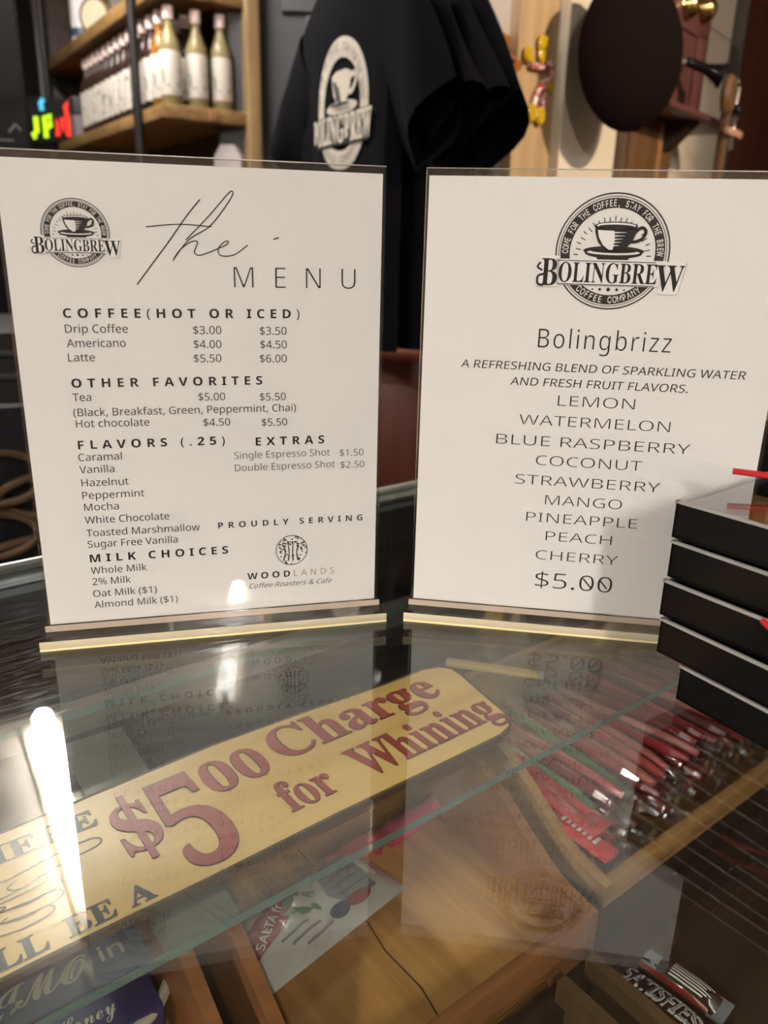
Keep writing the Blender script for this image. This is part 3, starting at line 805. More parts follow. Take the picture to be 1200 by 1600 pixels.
for x, y, an, r in ((-0.016, 0.014, 0.4, 0.016), (-0.004, 0.020, 1.2, 0.015), (-0.012, -0.002, -0.5, 0.014), (0.003, 0.008, 2.2, 0.014), (-0.020, 0.004, 2.9, 0.013), (-0.002, -0.006, -1.3, 0.011)):
    c, q = math.cos(an), math.sin(an)
    g.poly([(x + c * u - q * v, y + q * u + c * v) for u, v in ((-r * 0.5, 0), (-r * 0.15, -r * 0.26), (r * 0.3, -r * 0.18), (r * 0.6, 0), (r * 0.3, r * 0.18), (-r * 0.15, r * 0.26))])
on_surface(g, hf, 0.0008).build('leaf_picture', M['film_green'], pk, smooth=False)
g = MB()
for k in range(5): g.stroke([(0.017 + k * 0.0015, 0.016 - k * 0.009), (0.038, 0.018 - k * 0.0095), (0.057, 0.016 - k * 0.009)], 0.0012)
on_surface(g, hf, 0.0011).build('cup_stripes', plain('dark_grey_stripe', S(84, 82, 88), 0.4), pk, smooth=False)
g = MB().disc((0.034, -0.022), 0.014, 0.006, 16); on_surface(g, hf, 0.0009).build('berry_picture', M['film_red'], pk, smooth=False)
g = MB().disc((0.012, -0.022), 0.011, 0.006, 16); on_surface(g, hf, 0.0009).build('blue_fruit_picture', M['film_blue'], pk, smooth=False)
g = MB(); put_text(g, 'SALTA fr', -0.060, -0.014, 0.000, 0.0075, F_MATH, 0.01, 'scale', Matrix.Rotation(0.55, 4, 'Z') @ Matrix.Translation((0.004, 0.024, 0)))
on_surface(g, hf, 0.0011, 0.012).build('white_lettering', M['film_text'], pk, smooth=False)
g = MB(); put_text(g, 'TL.S.BO', -0.056, -0.010, 0.026, 0.006, F_MATH, 0.0, 'scale', Matrix.Rotation(0.42, 4, 'Z') @ Matrix.Translation((0.008, 0.004, 0)))
for k, (xa, xb) in enumerate(((-0.046, -0.016), (-0.040, -0.008), (-0.030, 0.0))): g.stroke([(xa, -0.014 - k * 0.007), (xb, -0.012 - k * 0.007)], 0.0022)
on_surface(g, hf, 0.0011, 0.012).build('grey_lettering', M['film_grey'], pk, smooth=False)

# pink and red candy rolls under the shelf
def candy_roll(label, p, rz, L, r, mat, grp=None):
    o = thing('candy_roll', label, 'candy', p, rz, grp)
    MB().lathe([(0.0005, -L / 2), (r * 0.9, -L / 2 + 0.001), (r, -L / 2 + 0.003), (r, L / 2 - 0.003), (r * 0.9, L / 2 - 0.001), (0.0005, L / 2)], 18, Matrix.Translation((0, 0, r)) @ Matrix.Rotation(math.radians(90), 4, 'Y')).build('wrapper', mat, o)
    tw = MB()
    for s in (-1, 1):
        tw.lathe([(r * 0.35, 0), (r * 0.3, 0.004), (r * 0.9, 0.012), (r * 0.2, 0.0125)], 9, Matrix.Translation((s * L / 2, 0, r)) @ Matrix.Rotation(s * math.radians(90), 4, 'Y'))
    tw.build('twisted_end', mat, o)
    return o
M['pink'] = plain('pink_wrapper', S(206, 62, 112), 0.25, coat=0.6)
candy_roll('bright pink candy roll behind the white snack packet', ce(0.366, 0.412, -0.467), CA + 0.12, 0.062, 0.009, M['pink'])
candy_roll('red candy roll left of the pink roll in the middle tray', ce(0.305, 0.412, -0.467), CA + 0.05, 0.056, 0.009, M['foil_red'])

# red candy sticks in the pale tray
M['wrap'] = clear('crinkled_clear_wrap', (0.9, 0.9, 0.9), 0.06, 1.6, rough=0.12)
stick_cols = [S(176, 40, 52), S(198, 78, 78), S(150, 28, 44), S(206, 112, 104), S(112, 34, 46)]
stick_mats = [plain('red_candy_%d' % i, c, 0.3, coat=0.5, var=0.25, scale=120) for i, c in enumerate(stick_cols)]
M['green_candy'] = plain('green_candy', S(82, 118, 70), 0.3, coat=0.5, var=0.3, scale=100)
def candy_stick(mat, seed):
    rr = random.Random(seed); L = 0.142; r = 0.0062
    o = thing('candy_stick', 'red candy stick in clear twisted wrap heaped in the pale tray', 'candy', (0, 0, 0), 0, 'red candy sticks heaped in the pale tray')
    pts = [(-L / 2 + L * i / 8, 0.0012 * math.sin(i * 0.9 + seed), r) for i in range(9)]
    MB().tube(pts, [r * 0.55] + [r * 0.8] * 7 + [r * 0.55], 8).build('candy', mat, o)
    wpts = [(-L / 2 - 0.016 + (L + 0.032) * i / 12, 0.0012 * math.sin(i * 0.6 + seed), r) for i in range(13)]
    rad = [r * 1.1, r * 0.5] + [r * (1.0 + rr.uniform(-0.08, 0.16)) for _ in range(9)] + [r * 0.5, r * 1.1]
    MB().tube(wpts, rad, 7).build('clear_wrap', M['wrap'], o, smooth=False)
    return o
protos = [candy_stick(m, i) for i, m in enumerate(stick_mats)] + [candy_stick(M['green_candy'], 9)]
protos[-1]['label'] = 'green candy stick in clear twisted wrap among the red ones'
protos[-1]['group'] = 'green candy sticks among the red ones'
rs = random.Random(11); used = [False] * 6; n = 0
for layer, cnt in ((0, 24), (1, 24), (2, 23), (3, 20)):
    for i in range(cnt):
        k = 5 if (layer, i) in ((3, 1), (2, 1), (3, 4)) else rs.randrange(5)
        o = protos[k] if not used[k] else copy_tree(protos[k]); used[k] = True
        x = 0.442 + 0.0135 * i + (0.006 if layer % 2 else 0) + rs.uniform(-0.002, 0.002)
        o.location = ce(x, 0.360 + rs.uniform(-0.008, 0.008) + 0.003 * layer, -0.4575 + layer * 0.0105 + rs.uniform(0, 0.002))
        o.rotation_euler = (0, rs.uniform(-0.04, 0.04), CA + math.radians(90) + rs.uniform(-0.10, 0.10) + (0.10 if i > 9 else 0))
for o in protos: o['label'] = o['label']

def flat_packet(label, p, rz, L, W, mat, txt=None, rot=None):
    o = thing('candy_packet', label, 'candy', p, rz, None, rot)
    mb, hf = pillow(L, W, 0.008, 20, 8, 0.008, 0.0008, 5)
    mb.build('wrapper', mat, o)
    if txt:
        g = MB()
        for k in range(7): g.poly([(-L * 0.05 + k * L * 0.058, -W * 0.2), (-L * 0.015 + k * L * 0.058, -W * 0.2), (-L * 0.012 + k * L * 0.058, W * 0.22), (-L * 0.047 + k * L * 0.058, W * 0.22)])
        on_surface(g, hf, 0.0007, 0.012).build('white_marks', M['film_text'], o, smooth=False)
    return o
flat_packet('flat red candy packet without lettering leaning on the pale tray side', ce(0.447, 0.345, -0.421), 0, 0.12, 0.026, M['foil_red'], None, (0.0, 0.12, CA + math.radians(-86)))
flat_packet('flat red candy packet with a row of white marks at the pale tray front', ce(0.440, 0.312, -0.434), 0, 0.085, 0.020, M['foil_red'], 'TWISTS', (0.0, 0.10, CA + math.radians(-86)))

# chocolate bars in the low front tray
M['bar_red'] = plain('red_bar_edge', S(150, 44, 36), 0.3, coat=0.5)
M['bar_blue'] = plain('navy_letter_shade', S(40, 40, 78), 0.35)
M['silver'] = plain('silver_foil_end', S(176, 178, 184), 0.22, metal=0.6, var=0.15, scale=150)
def choc_bar(label, p, rz, txt, silver=False, L=0.072, W=0.022):
    o = thing('candy_bar', label, 'candy', p, rz)
    mb, hf = pillow(L, W, 0.018, 24, 10, 0.008, 0.0006, 3)
    mb.build('wrapper', M['brown_film'], o)
    g = MB()
    for yy in (-W * 0.44, W * 0.44): g.stroke([(-L * 0.43, yy), (L * 0.43, yy)], 0.002)
    on_surface(g, hf, 0.0006, 0.01).build('red_edge', M['bar_red'], o, smooth=False)
    e = MB()
    for sx in (-1, 1): e.box((sx * L / 2 - 0.006, -W / 2, 0.0082), (sx * L / 2 + 0.006, W / 2, 0.0098))
    e.build('crimped_end', M['silver'] if silver else M['brown_film'], o)
    if silver:
        g = MB().poly([(-L * 0.45, -W * 0.4), (-L * 0.14, -W * 0.4), (-L * 0.14, W * 0.4), (-L * 0.45, W * 0.4)]); on_surface(g, hf, 0.0006).build('silver_patch', M['silver'], o, smooth=False)
        g = MB()
        for k in range(6): g.stroke([(-L * 0.02, W * (0.28 - 0.11 * k)), (L * (0.40 - 0.03 * (k % 3)), W * (0.28 - 0.11 * k))], 0.0011)
        on_surface(g, hf, 0.0007).build('small_print', M['film_text'], o, smooth=False)
    else:
        g = MB(); put_text(g, txt, -L * 0.40, L * 0.40, -W * 0.28, W * 0.56, F_MATH, 0.03, 'scale', shear=0.25)
        on_surface(g, hf, 0.0007, 0.012).build('white_letter_outline', M['film_text'], o, smooth=False)
        g = MB(); put_text(g, txt, -L * 0.394, L * 0.394, -W * 0.26, W * 0.52, F_MATH, -0.012, 'scale', shear=0.25)
        on_surface(g, hf, 0.0011, 0.012).build('navy_lettering', M['bar_blue'], o, smooth=False)
    return o
bz = -0.5195
choc_bar('brown candy bar reading SATISFIES in slanted letters', ce(0.427, 0.209, bz), CA - math.radians(86), 'SATISFIES')
choc_bar('brown candy bar with silver end and small print beside the lettered bar', ce(0.454, 0.214, bz), CA - math.radians(84), '', True)
choc_bar('brown candy bar half hidden left of the lettered bar', ce(0.402, 0.194, bz), CA - math.radians(88), 'SATISFIES')

# honey candy boxes in the left tray
M['purple'] = plain('purple_carton', S(62, 56, 110), 0.4, var=0.08)
M['bluegrey'] = plain('blue_grey_carton', S(88, 100, 132), 0.4, var=0.08)
M['cream_print'] = plain('cream_print', S(206, 200, 176), 0.45)
hb_ = thing('candy_carton', 'purple honey candy carton with cream script lettering in the left tray', 'candy', ce(0.048, 0.384, -0.4745), CA - 0.03)
MB().box((-0.12, -0.022, 0.0), (0.078, 0.0125, 0.036), 0.001).build('lower_panel', M['purple'], hb_)
MB().box((-0.12, 0.0130, 0.0), (0.085, 0.072, 0.037), 0.001).build('upper_panel', M['bluegrey'], hb_)
g = MB(); put_text(g, script('JMO'), -0.012, 0.050, 0.024, 0.017, F_MATH, 0.006, 'scale', Matrix.Translation((0, 0, 0.0375)), sample=script('M'))
put_text(g, 'in', 0.057, 0.072, 0.028, 0.012, F_MATH, 0.01, 'scale', Matrix.Translation((0, 0, 0.0375)))
g.build('cream_lettering', M['cream_print'], hb_, smooth=False)
g = MB(); put_text(g, script('Honey'), 0.018, 0.054, -0.010, 0.011, F_MATH, 0.0, 'scale', Matrix.Translation((0, 0, 0.0368)), sample=script('H'))
g.build('honey_lettering', M['cream_print'], hb_, smooth=False)
g = MB().tube([(p.x, p.y, 0.031) for p in spline([(-0.02, -0.030), (0.034, -0.028), (0.070, -0.020), (0.088, -0.004)], 6)], 0.0038, 8)
g.build('cream_flap', M['cream_print'], hb_)

# small things lying on and under the glass shelf
ts = thing('wooden_stick', 'thin yellowish wooden stick lying past the end of the wooden sign', 'stick', ce(0.458, 0.42, SH_Z), CA - math.radians(52))
MB().box((-0.040, -0.005, 0.0003), (0.040, 0.005, 0.004), 0.0008).build('stick', wood('straw_wood', S(150, 124, 66), S(182, 152, 88), 0, 14), ts)
MB().box((0.040, -0.0045, 0.0006), (0.045, 0.0045, 0.0038), 0.0008).build('metal_tip', M['chrome'], ts)
M['frost'] = plain('grey_card', S(112, 107, 98), 0.7)
gc = MB().box((-0.0225, -0.108, 0.0), (0.0225, 0.112, 0.0005)).build('grey_card', M['frost'], None, smooth=False)
gc.location = ce(0.143, 0.424, SH_Z - 0.0068); gc.rotation_euler = (0, 0, CA - 0.06)
tag(gc, 'grey card strip stuck under the glass shelf below the wooden sign', 'card')

# ------------------------------------------------------------------ stack of black gift boxes
M['lid'] = clear('clear_box_lid', (0.96, 0.96, 0.96), 0.05, 1.2)
M['rim'] = plain('pale_lid_rim', S(158, 154, 150), 0.3, spec=0.6)
M['cookie'] = plain('crumbly_brown_cookie', S(150, 92, 56), 0.85, var=0.35, scale=260, bump=0.6)
M['choc'] = plain('dark_chocolate', S(58, 32, 22), 0.35, var=0.2, scale=60)
c0 = Vector((0.1731, 0.4222, CAM_Z + GLASS_Z))
BS = 0.19; BH = 0.0236
dxs = [(0.0005, -0.014, 33), (-0.0098, -0.001, 34), (-0.0106, 0.001, 36), (-0.009, 0.002, 37), (-0.0094, 0.003, 39)]
names = ['black gift box with clear lid at the bottom of the stack', 'black gift box second from the bottom of the stack', 'black gift box with a red cord in the middle of the stack',
         'black gift box second from the top of the stack', 'black gift box with brown treats and red cord topping the stack']
for i, (dx, dy, az) in enumerate(dxs):
    z = i * BH + 0.0002
    t = thing('gift_box', names[i], 'box', (c0.x + dx, c0.y + dy, c0.z + z), math.radians(az), 'stack of black gift boxes')
    # local: corner at origin, +x away to the right, -y towards the viewer
    b = MB()
    for lo, hi in (((0, -BS, 0), (BS, 0, 0.002)), ((0, -BS, 0), (0.0015, 0, BH - 0.0032)), ((BS - 0.0015, -BS, 0), (BS, 0, BH - 0.0032)), ((0, -0.0015, 0), (BS, 0, BH - 0.0032)), ((0, -BS, 0), (BS, -BS + 0.0015, BH - 0.0032))):
        b.box(lo, hi)
    b.build('tray', M['black_plastic'], t, smooth=False)
    l = MB().box((0.0002, -BS + 0.0002, BH - 0.0030), (BS - 0.0002, -0.0002, BH - 0.0012))
    l.build('clear_lid', M['lid'], t, smooth=False)
    rm = MB()
    e = 0.0006
    for lo, hi in (((-e, -BS - e, BH - 0.0032), (BS + e, -BS + 0.0014, BH - 0.0016)), ((-e, -0.0014, BH - 0.0032), (BS + e, e, BH - 0.0016)), ((-e, -BS, BH - 0.0032), (0.0014, 0, BH - 0.0016)), ((BS - 0.0014, -BS, BH - 0.0032), (BS + e, 0, BH - 0.0016))):
        rm.box(lo, hi)
    rm.build('lid_rim', M['rim'], t)
    if i in (2, 4):
        zz = BH - 0.0005
        if i == 4:
            cpts = [(0.046, -0.006, zz + 0.010), (0.060, -0.026, zz + 0.0085), (0.074, -0.048, zz + 0.004), (0.088, -0.07, zz + 0.002), (0.12, -0.12, zz + 0.001)]
        else:
            cpts = [(0.0, -0.060, BH - 0.003), (-0.0025, -0.070, BH - 0.006), (-0.003, -0.085, BH - 0.011), (-0.003, -0.11, BH - 0.016), (-0.0025, -0.16, BH - 0.018)]
        MB().tube(spline(cpts, 6), 0.0018, 8).build('red_cord', M['red_cord'], t)
    if i == 4:
        MB().box((0.044, -0.10, 0.003), (0.13, -0.028, 0.0185), 0.006, seg=3).build('brown_treat', M['cookie'], t)
        MB().box((0.075, -0.085, 0.0186), (0.12, -0.045, 0.0200), 0.001).build('chocolate_square', M['choc'], t)
# another treat box behind, at the right edge
tb = thing('treat_box', 'small clear treat box with gold wrapped sweets behind the black stack', 'box', (0.285, 0.478, CAM_Z + GLASS_Z), math.radians(35))
MB().box((0, 0, 0), (0.11, 0.09, 0.142), 0.001).build('carton', M['black_plastic'], tb)
MB().box((0.002, 0.002, 0.1425), (0.108, 0.088, 0.165), 0.002).build('gold_sweets', plain('gold_foil', S(206, 160, 96), 0.3, metal=0.4, var=0.3, scale=80), tb)

# ------------------------------------------------------------------ syrup shelf behind the counter
P0 = pix(253, 160, 3.0)                                   # front right corner of the lower shelf, top face
_d1 = (_f + RIGHT * ((-262 - 600) / F_PX) + UP * ((800 - 352) / F_PX)); _d1.z = 0; _d1.normalize()
SHA = math.atan2(_d1.y, _d1.x) - math.pi                   # local +x points back along the row (towards us)
SD = Vector((math.cos(SHA), math.sin(SHA), 0)); SN = Vector((-SD.y, SD.x, 0))
if SN.x < 0: SN = -SN
# local frame: -x away along the shelf, y into the wall
SW = 0.33
def sh_thing(name, label, cat, x, y, z, rz=0.0, group=None):
    p = P0 - _d1 * (-x) if False else P0 + _d1 * x + SN * y
    return thing(name, label, cat, (p.x, p.y, z), rz, group)
def board_mesh(x0, x1, y0, y1, z0, z1):
    mb = MB(); mb.box((x0, y0, z0), (x1, y1, z1), 0.003); return mb
SM = Matrix(((_d1.x, SN.x, 0, P0.x), (_d1.y, SN.y, 0, P0.y), (0, 0, 1, 0), (0, 0, 0, 1)))
def flip(o):
    me = o.data; me.flip_normals() if SM.to_3x3().determinant() < 0 else None
unit = thing('syrup_shelf_unit', 'rustic wooden shelf unit on black iron pipes holding the syrup bottles', 'shelf', (P0.x, P0.y, 0), 0)
ML = SM.copy(); ML[0][3] = 0; ML[1][3] = 0
zs = P0.z; SL_ = 1.75
for z0, th in ((zs, 0.045), (zs + 0.375, 0.05), (zs - 0.45, 0.045)):
    MB().box((0, 0, z0 - th), (SL_, SW, z0), 0.004, ML).build('shelf_board', M['shelf_wood'], unit)
    MB().box((-0.012, SW * 0.52, z0 - th + 0.004), (0.004, SW * 0.60, z0 - 0.006), 0.002, ML).build('end_cleat', M['oak'], unit)
MB().box((0, SW, 0.0), (SL_ + 0.1, SW + 0.02, zs + 0.9), 0, ML).build('back_boards', M['case_dark'], unit)
MB().box((-0.02, SW - 0.02, 0.0), (0.03, SW + 0.03, zs + 0.9), 0.003, ML).build('end_post', M['post_wood'], unit)
MB().box((SL_, -0.02, 0.0), (SL_ + 0.05, SW + 0.02, zs + 0.9), 0.003, ML).build('end_panel', M['case_dark'], unit)
for x in (0.22, 1.62):
    MB().tube([(x, -0.016, 0), (x, -0.016, zs + 0.9)], 0.0165, 12, ML).build('iron_pipe', M['pipe'], unit)

def glassy(name, col, trans=0.35):
    m, t, out = nt(name); p = pbsdf(t, Roughness=0.06); p.inputs['Base Color'].default_value = rgb(col)
    p.inputs['Transmission Weight'].default_value = trans; p.inputs['IOR'].default_value = 1.3
    t.links.new(p.outputs[0], out.inputs[0]); return m
M['syrup_clear'] = glassy('pale_syrup_glass', S(150, 138, 100)); M['syrup_amber'] = glassy('amber_syrup_glass', S(150, 104, 46)); M['syrup_dark'] = glassy('dark_syrup_glass', S(56, 40, 34), 0.2)
M['label'] = foil('white_bottle_label', S(120, 122, 104), S(176, 170, 163), 45, 0.40, 0.5, coat=0.0)
M['cap'] = plain('pinkish_white_cap', S(196, 176, 170), 0.45)
def bottle(label, mat, group=None):
    o = thing('syrup_bottle', label, 'bottle', (0, 0, 0), 0, group)
    MB().lathe([(0.001, 0), (0.033, 0), (0.0365, 0.005), (0.0365, 0.172), (0.034, 0.192), (0.022, 0.222), (0.0155, 0.242), (0.0145, 0.262), (0.001, 0.262)], 20).build('glass_body', mat, o)
    MB().lathe([(0.0370, 0.030), (0.0372, 0.031), (0.0372, 0.165), (0.0370, 0.166)], 20, cap=False).build('paper_label', M['label'], o)
    MB().lathe([(0.001, 0.2625), (0.0185, 0.2625), (0.0185, 0.300), (0.017, 0.303), (0.001, 0.303)], 16).build('cap', M['cap'], o)
    return o
def at_shelf(o, x, y, z=None, rz=0.0):
    p = P0 + _d1 * x + SN * y; o.location = (p.x, p.y, (zs if z is None else z) + 0.0005); o.rotation_euler = (0, 0, rz)
b1 = bottle('pale syrup bottle at the front corner of the lower wooden shelf', M['syrup_clear']); at_shelf(b1, 0.05, 0.055)
b2 = bottle('pale syrup bottle in the middle of the shelf end', M['syrup_clear']); at_shelf(b2, 0.05, 0.150)
b3 = bottle('pale syrup bottle beside the wooden end post', M['syrup_clear']); at_shelf(b3, 0.05, 0.240)
b4 = bottle('amber syrup bottle just behind the front corner bottle', M['syrup_amber']); at_shelf(b4, 0.135, 0.052)
b5 = bottle('dark syrup bottle right beside the black iron pipe', M['syrup_dark']); at_shelf(b5, 0.22, 0.050)
row = None
for k in range(11):
    if row is None:
        row = bottle('dark syrup bottle with white label in the receding front row left of the pipe', M['syrup_dark'], 'front row of syrup bottles left of the pipe'); o = row
    else: o = copy_tree(row)
    at_shelf(o, 0.30 + 0.082 * k, 0.05, rz=k * 1.3)
row2 = None
for k in range(11):
    if row2 is None:
        row2 = bottle('syrup bottle in the second row behind the front bottles on the lower shelf', M['syrup_dark'], 'second row of syrup bottles'); o = row2
    else: o = copy_tree(row2)
    at_shelf(o, 0.14 + 0.083 * k, 0.145 + 0.004 * (k % 2), rz=k)

# upper shelf goods
zu = zs + 0.375
can = sh_thing('tin_can', 'white tin with blue band on the upper wooden shelf', 'tin', 1.22, 0.07, zu)
MB().lathe([(0.001, 0), (0.045, 0), (0.045, 0.19), (0.042, 0.195), (0.001, 0.195)], 24).build('tin_body', plain('white_tin', S(206, 204, 206), 0.35), can)
MB().lathe([(0.0455, 0.03), (0.0456, 0.031), (0.0456, 0.064), (0.0455, 0.065)], 24, cap=False).build('blue_band', plain('navy_band', S(48, 66, 92), 0.4), can)
rt_ = sh_thing('round_tin', 'round pale tin standing on edge beside the white tin', 'tin', 1.0, 0.08, zu + 0.075, 0)
rt_.rotation_euler = (math.radians(90), 0, SHA + 0.7)
MB().lathe([(0.001, -0.03), (0.072, -0.03), (0.075, -0.026), (0.075, 0.02), (0.001, 0.02)], 28).build('tin_body', plain('brown_tin', S(110, 92, 66), 0.35), rt_)
MB().lathe([(0.001, 0.0205), (0.062, 0.0205), (0.060, 0.023), (0.001, 0.023)], 28).build('pale_face', plain('pale_face', S(196, 186, 160), 0.5), rt_)
for k, (x, y, lb) in enumerate(((0.62, 0.08, 'glass jar nearest the pipe on the upper shelf'), (0.48, 0.07, 'glass jar between the other jars on the upper shelf'), (0.36, 0.07, 'tall glass jar right of the pipe on the upper shelf'))):
    j = sh_thing('glass_jar', lb, 'jar', x, y, zu)
    MB().lathe([(0.001, 0), (0.05, 0), (0.052, 0.01), (0.052, 0.13 + 0.03 * k), (0.04, 0.15 + 0.03 * k), (0.001, 0.15 + 0.03 * k)], 20).build('jar_body', glassy('jar_glass_%d' % k, S(150, 140, 130), 0.6), j)
    MB().lathe([(0.001, 0.151 + 0.03 * k), (0.044, 0.151 + 0.03 * k), (0.044, 0.175 + 0.03 * k), (0.001, 0.175 + 0.03 * k)], 20).build('jar_lid', M['chrome'], j)
rb = sh_thing('red_box', 'red carton lying dark under the upper shelf', 'box', 1.25, 0.24, zs, SHA)
MB().box((-0.25, -0.07, 0.0), (0.15, 0.07, 0.30), 0.004).build('carton', plain('dark_red_carton', S(120, 22, 22), 0.5), rb)
# things on the low shelf
zl = zs - 0.45
pbx = sh_thing('paper_house', 'small pale box with dark opening and pitched top on the bottom shelf', 'box', 0.06, 0.27, zl, SHA + 0.9)
pm = MB().prism([(-0.05, 0), (0.05, 0), (0.05, 0.11), (0.025, 0.15), (-0.025, 0.15), (-0.05, 0.11)], -0.05, 0.05, Matrix.Translation((0, 0, 0.19)) @ Matrix.Rotation(math.radians(90), 4, 'X'))
pm.build('pale_body', plain('lilac_white_card', S(168, 160, 164), 0.6), pbx, smooth=False)
MB().box((-0.045, -0.045, 0), (0.045, 0.045, 0.1895)).build('base_block', plain('grey_block', S(90, 84, 84), 0.6), pbx)
MB().box((-0.02, -0.0515, 0.215), (0.02, -0.0502, 0.255)).build('opening', M['wall_black'], pbx)
for x, y, r, h, lb in ((0.20, 0.10, 0.045, 0.22, 'dull brown jug on the bottom shelf behind the menu edge'), (0.08, 0.12, 0.04, 0.26, 'tall grey brown jug beside the pale box on the bottom shelf')):
    j = sh_thing('jug', lb, 'jug', x, y, zl)
    MB().lathe([(0.001, 0), (r * 0.8, 0), (r, h * 0.3), (r * 0.9, h * 0.6), (r * 0.5, h * 0.8), (r * 0.6, h), (r * 0.5, h), (r * 0.42, h * 0.8), (0.001, h * 0.79)], 20).build('jug_body', plain('dull_stoneware', S(84, 72, 64), 0.4), j)
    MB().tube(spline([(r * 0.5, 0, h * 0.92), (r * 1.5, 0, h * 0.85), (r * 1.6, 0, h * 0.6), (r * 0.9, 0, h * 0.45)], 5), 0.007, 8).build('handle', plain('dull_handle', S(84, 72, 64), 0.4), j)

# small neon style sign standing at the far end of the lower shelf
ng = sh_thing('neon_sign', 'small glowing yellow green and red tube sign on the lower shelf', 'lit sign', 1.52, -0.01, zs - 0.004, 0)
q0 = Vector((ng.location.x, ng.location.y, ng.location.z)); dep = q0.y
ng.rotation_euler = (0, 0, math.radians(12))
MB().box((-0.13, 0.012, 0.0), (0.13, 0.03, 0.20), 0.002).build('backing', M['wall_black'], ng)
def neon(pts, col, nm):
    MB().tube([(x, 0, z) for x, z in pts], 0.011, 8).build(nm, col, ng)
nY = lamp_mat('yellow_green_tube', (0.62, 1.0, 0.02), 1.1 / 4); nR = lamp_mat('red_tube', (1.0, 0.05, 0.03), 1.1 / 4); nC = lamp_mat('cyan_tube', (0.10, 0.62, 0.85), 1.0 / 4)
neon([(-0.105, 0.015), (-0.115, 0.03), (-0.095, 0.045), (-0.095, 0.11)], nY, 'yellow_tube')
neon([(-0.055, 0.02), (-0.055, 0.11), (-0.03, 0.12), (-0.03, 0.075), (-0.055, 0.06)], nY, 'yellow_tube')
neon([(-0.062, 0.14), (-0.066, 0.17), (-0.052, 0.19)], nC, 'cyan_tube')
neon([(0.0, 0.03), (0.0, 0.10), (0.025, 0.05), (0.025, 0.11)], nR, 'red_tube')
neon([(0.05, 0.03), (0.05, 0.12), (0.045, 0.16), (0.07, 0.19), (0.095, 0.165), (0.08, 0.12)], nR, 'red_tube')
neon([(0.07, 0.10), (0.075, 0.05), (0.10, 0.03)], nR, 'red_tube')
sb = sh_thing('grey_box', 'small grey box between the lit sign and the bottles', 'box', 1.30, 0.055, zs, SHA)
MB().box((-0.05, -0.045, 0), (0.05, 0.045, 0.17), 0.004).build('carton', plain('mauve_grey_card', S(120, 108, 116), 0.6), sb)
MB().box((-0.0505, -0.0455, 0.09), (0.0505, 0.0455, 0.168), 0.004).build('dark_sleeve', plain('dark_sleeve', S(44, 44, 52), 0.6), sb)

# black board at far left
kb = pix(-60, 120, 2.3)
bb = thing('black_board', 'black menu board with faint chalk marks at far left', 'board', (kb.x, kb.y, 0.95), math.radians(12))
MB().box((-0.28, 0, 0), (0.145, 0.03, 1.02), 0.003).build('board', M['wall_black'], bb)
g = MB().stroke([(0.10, 0.62), (0.118, 0.64), (0.13, 0.625)], 0.006, Matrix.Rotation(math.radians(90), 4, 'X') @ Matrix.Translation((0, 0, 0.001)))
g.stroke([(0.06, 0.60), (0.11, 0.60)], 0.004, Matrix.Rotation(math.radians(90), 4, 'X') @ Matrix.Translation((0, 0, 0.001)))
g.build('chalk_mark', plain('chalk', S(110, 110, 108), 0.9), bb, smooth=False)
MB().box((-0.02, 0.005, -0.95), (0.02, 0.025, -0.0005)).build('stand', M['pipe'], bb)

# ------------------------------------------------------------------ partition wall with post, hat and telephone
WA = math.radians(52)
WD = Vector((math.cos(WA), math.sin(WA), 0)); WN = Vector((math.sin(WA), -math.cos(WA), 0))     # WN faces the room
W0 = pix(1060, 130, 2.6); W0.z = 0
def wall_t(u, v, out=0.0):
    """distance along the partition where the ray of photo pixel (u, v) meets it; also the height"""
    d = _f + RIGHT * ((u - 600) / F_PX) + UP * ((800 - v) / F_PX)
    s = (W0.dot(WN) + out) / d.dot(WN); p = d * s
    return (p - W0).dot(WD), p.z + CAM_Z
WM = Matrix(((WD.x, WN.x, 0, W0.x), (WD.y, WN.y, 0, W0.y), (0, 0, 1, 0), (0, 0, 0, 1)))        # local x along wall, y out of it
def on_wall(name, label, cat, t, z, out=0.0):
    p = W0 + WD * t + WN * out
    return thing(name, label, cat, (p.x, p.y, z), WA - math.pi / 2 - math.pi / 2 + math.pi / 2)
# things on the wall use local axes: x along the wall (to the right), y = into the wall, via rotation WA with y flipped
def wall_thing(name, label, cat, t, z, out=0.0):
    p = W0 + WD * t + WN * out
    return thing(name, label, cat, (p.x, p.y, z), WA)
t_pl0 = wall_t(792, 130)[0]; t_pl1 = wall_t(853, 130)[0]; t_po1 = wall_t(938, 200)[0]; t_end = 2.4
ws = MB()
zz = 0.0; k = 0
while zz < CEIL - 0.01:
    z1 = min(zz + 0.14, CEIL); ws.box((t_pl0 + 0.01, -0.10, zz), (t_end, -0.004, z1 - 0.004), 0.0); ws.box((t_pl0 + 0.01, -0.10, z1 - 0.004), (t_end, -0.008, z1)); zz = z1
pw = MB(); pw.mesh((lambda m: m)(bpy.data.meshes.new('x')))
me_ = bpy.data.meshes.new('wall_partition'); 
wo = ws.build('wall_partition', M['cream'], None, smooth=False); wo.matrix_world = Matrix.Translation(W0) @ Matrix.Rotation(WA, 4, 'Z') @ Matrix.Scale(-1, 4, (0, 1, 0)); wo['kind'] = 'structure'
def wall_trim(name, t0, t1, th, mat, z0=0, z1=None):
    o = MB().box((t0, -th, z0), (t1, 0.002, z1 or CEIL), 0.002).build(name, mat, None, smooth=False)
    o.matrix_world = Matrix.Translation(W0) @ Matrix.Rotation(WA, 4, 'Z'); o['kind'] = 'structure'; return o
wall_trim('trim_1', t_pl0, t_pl1, 0.022, M['pine'])
wall_trim('trim_2', t_pl1 + 0.002, t_po1, 0.045, M['cream'])
t_dr = wall_t(1152, 40)[0]
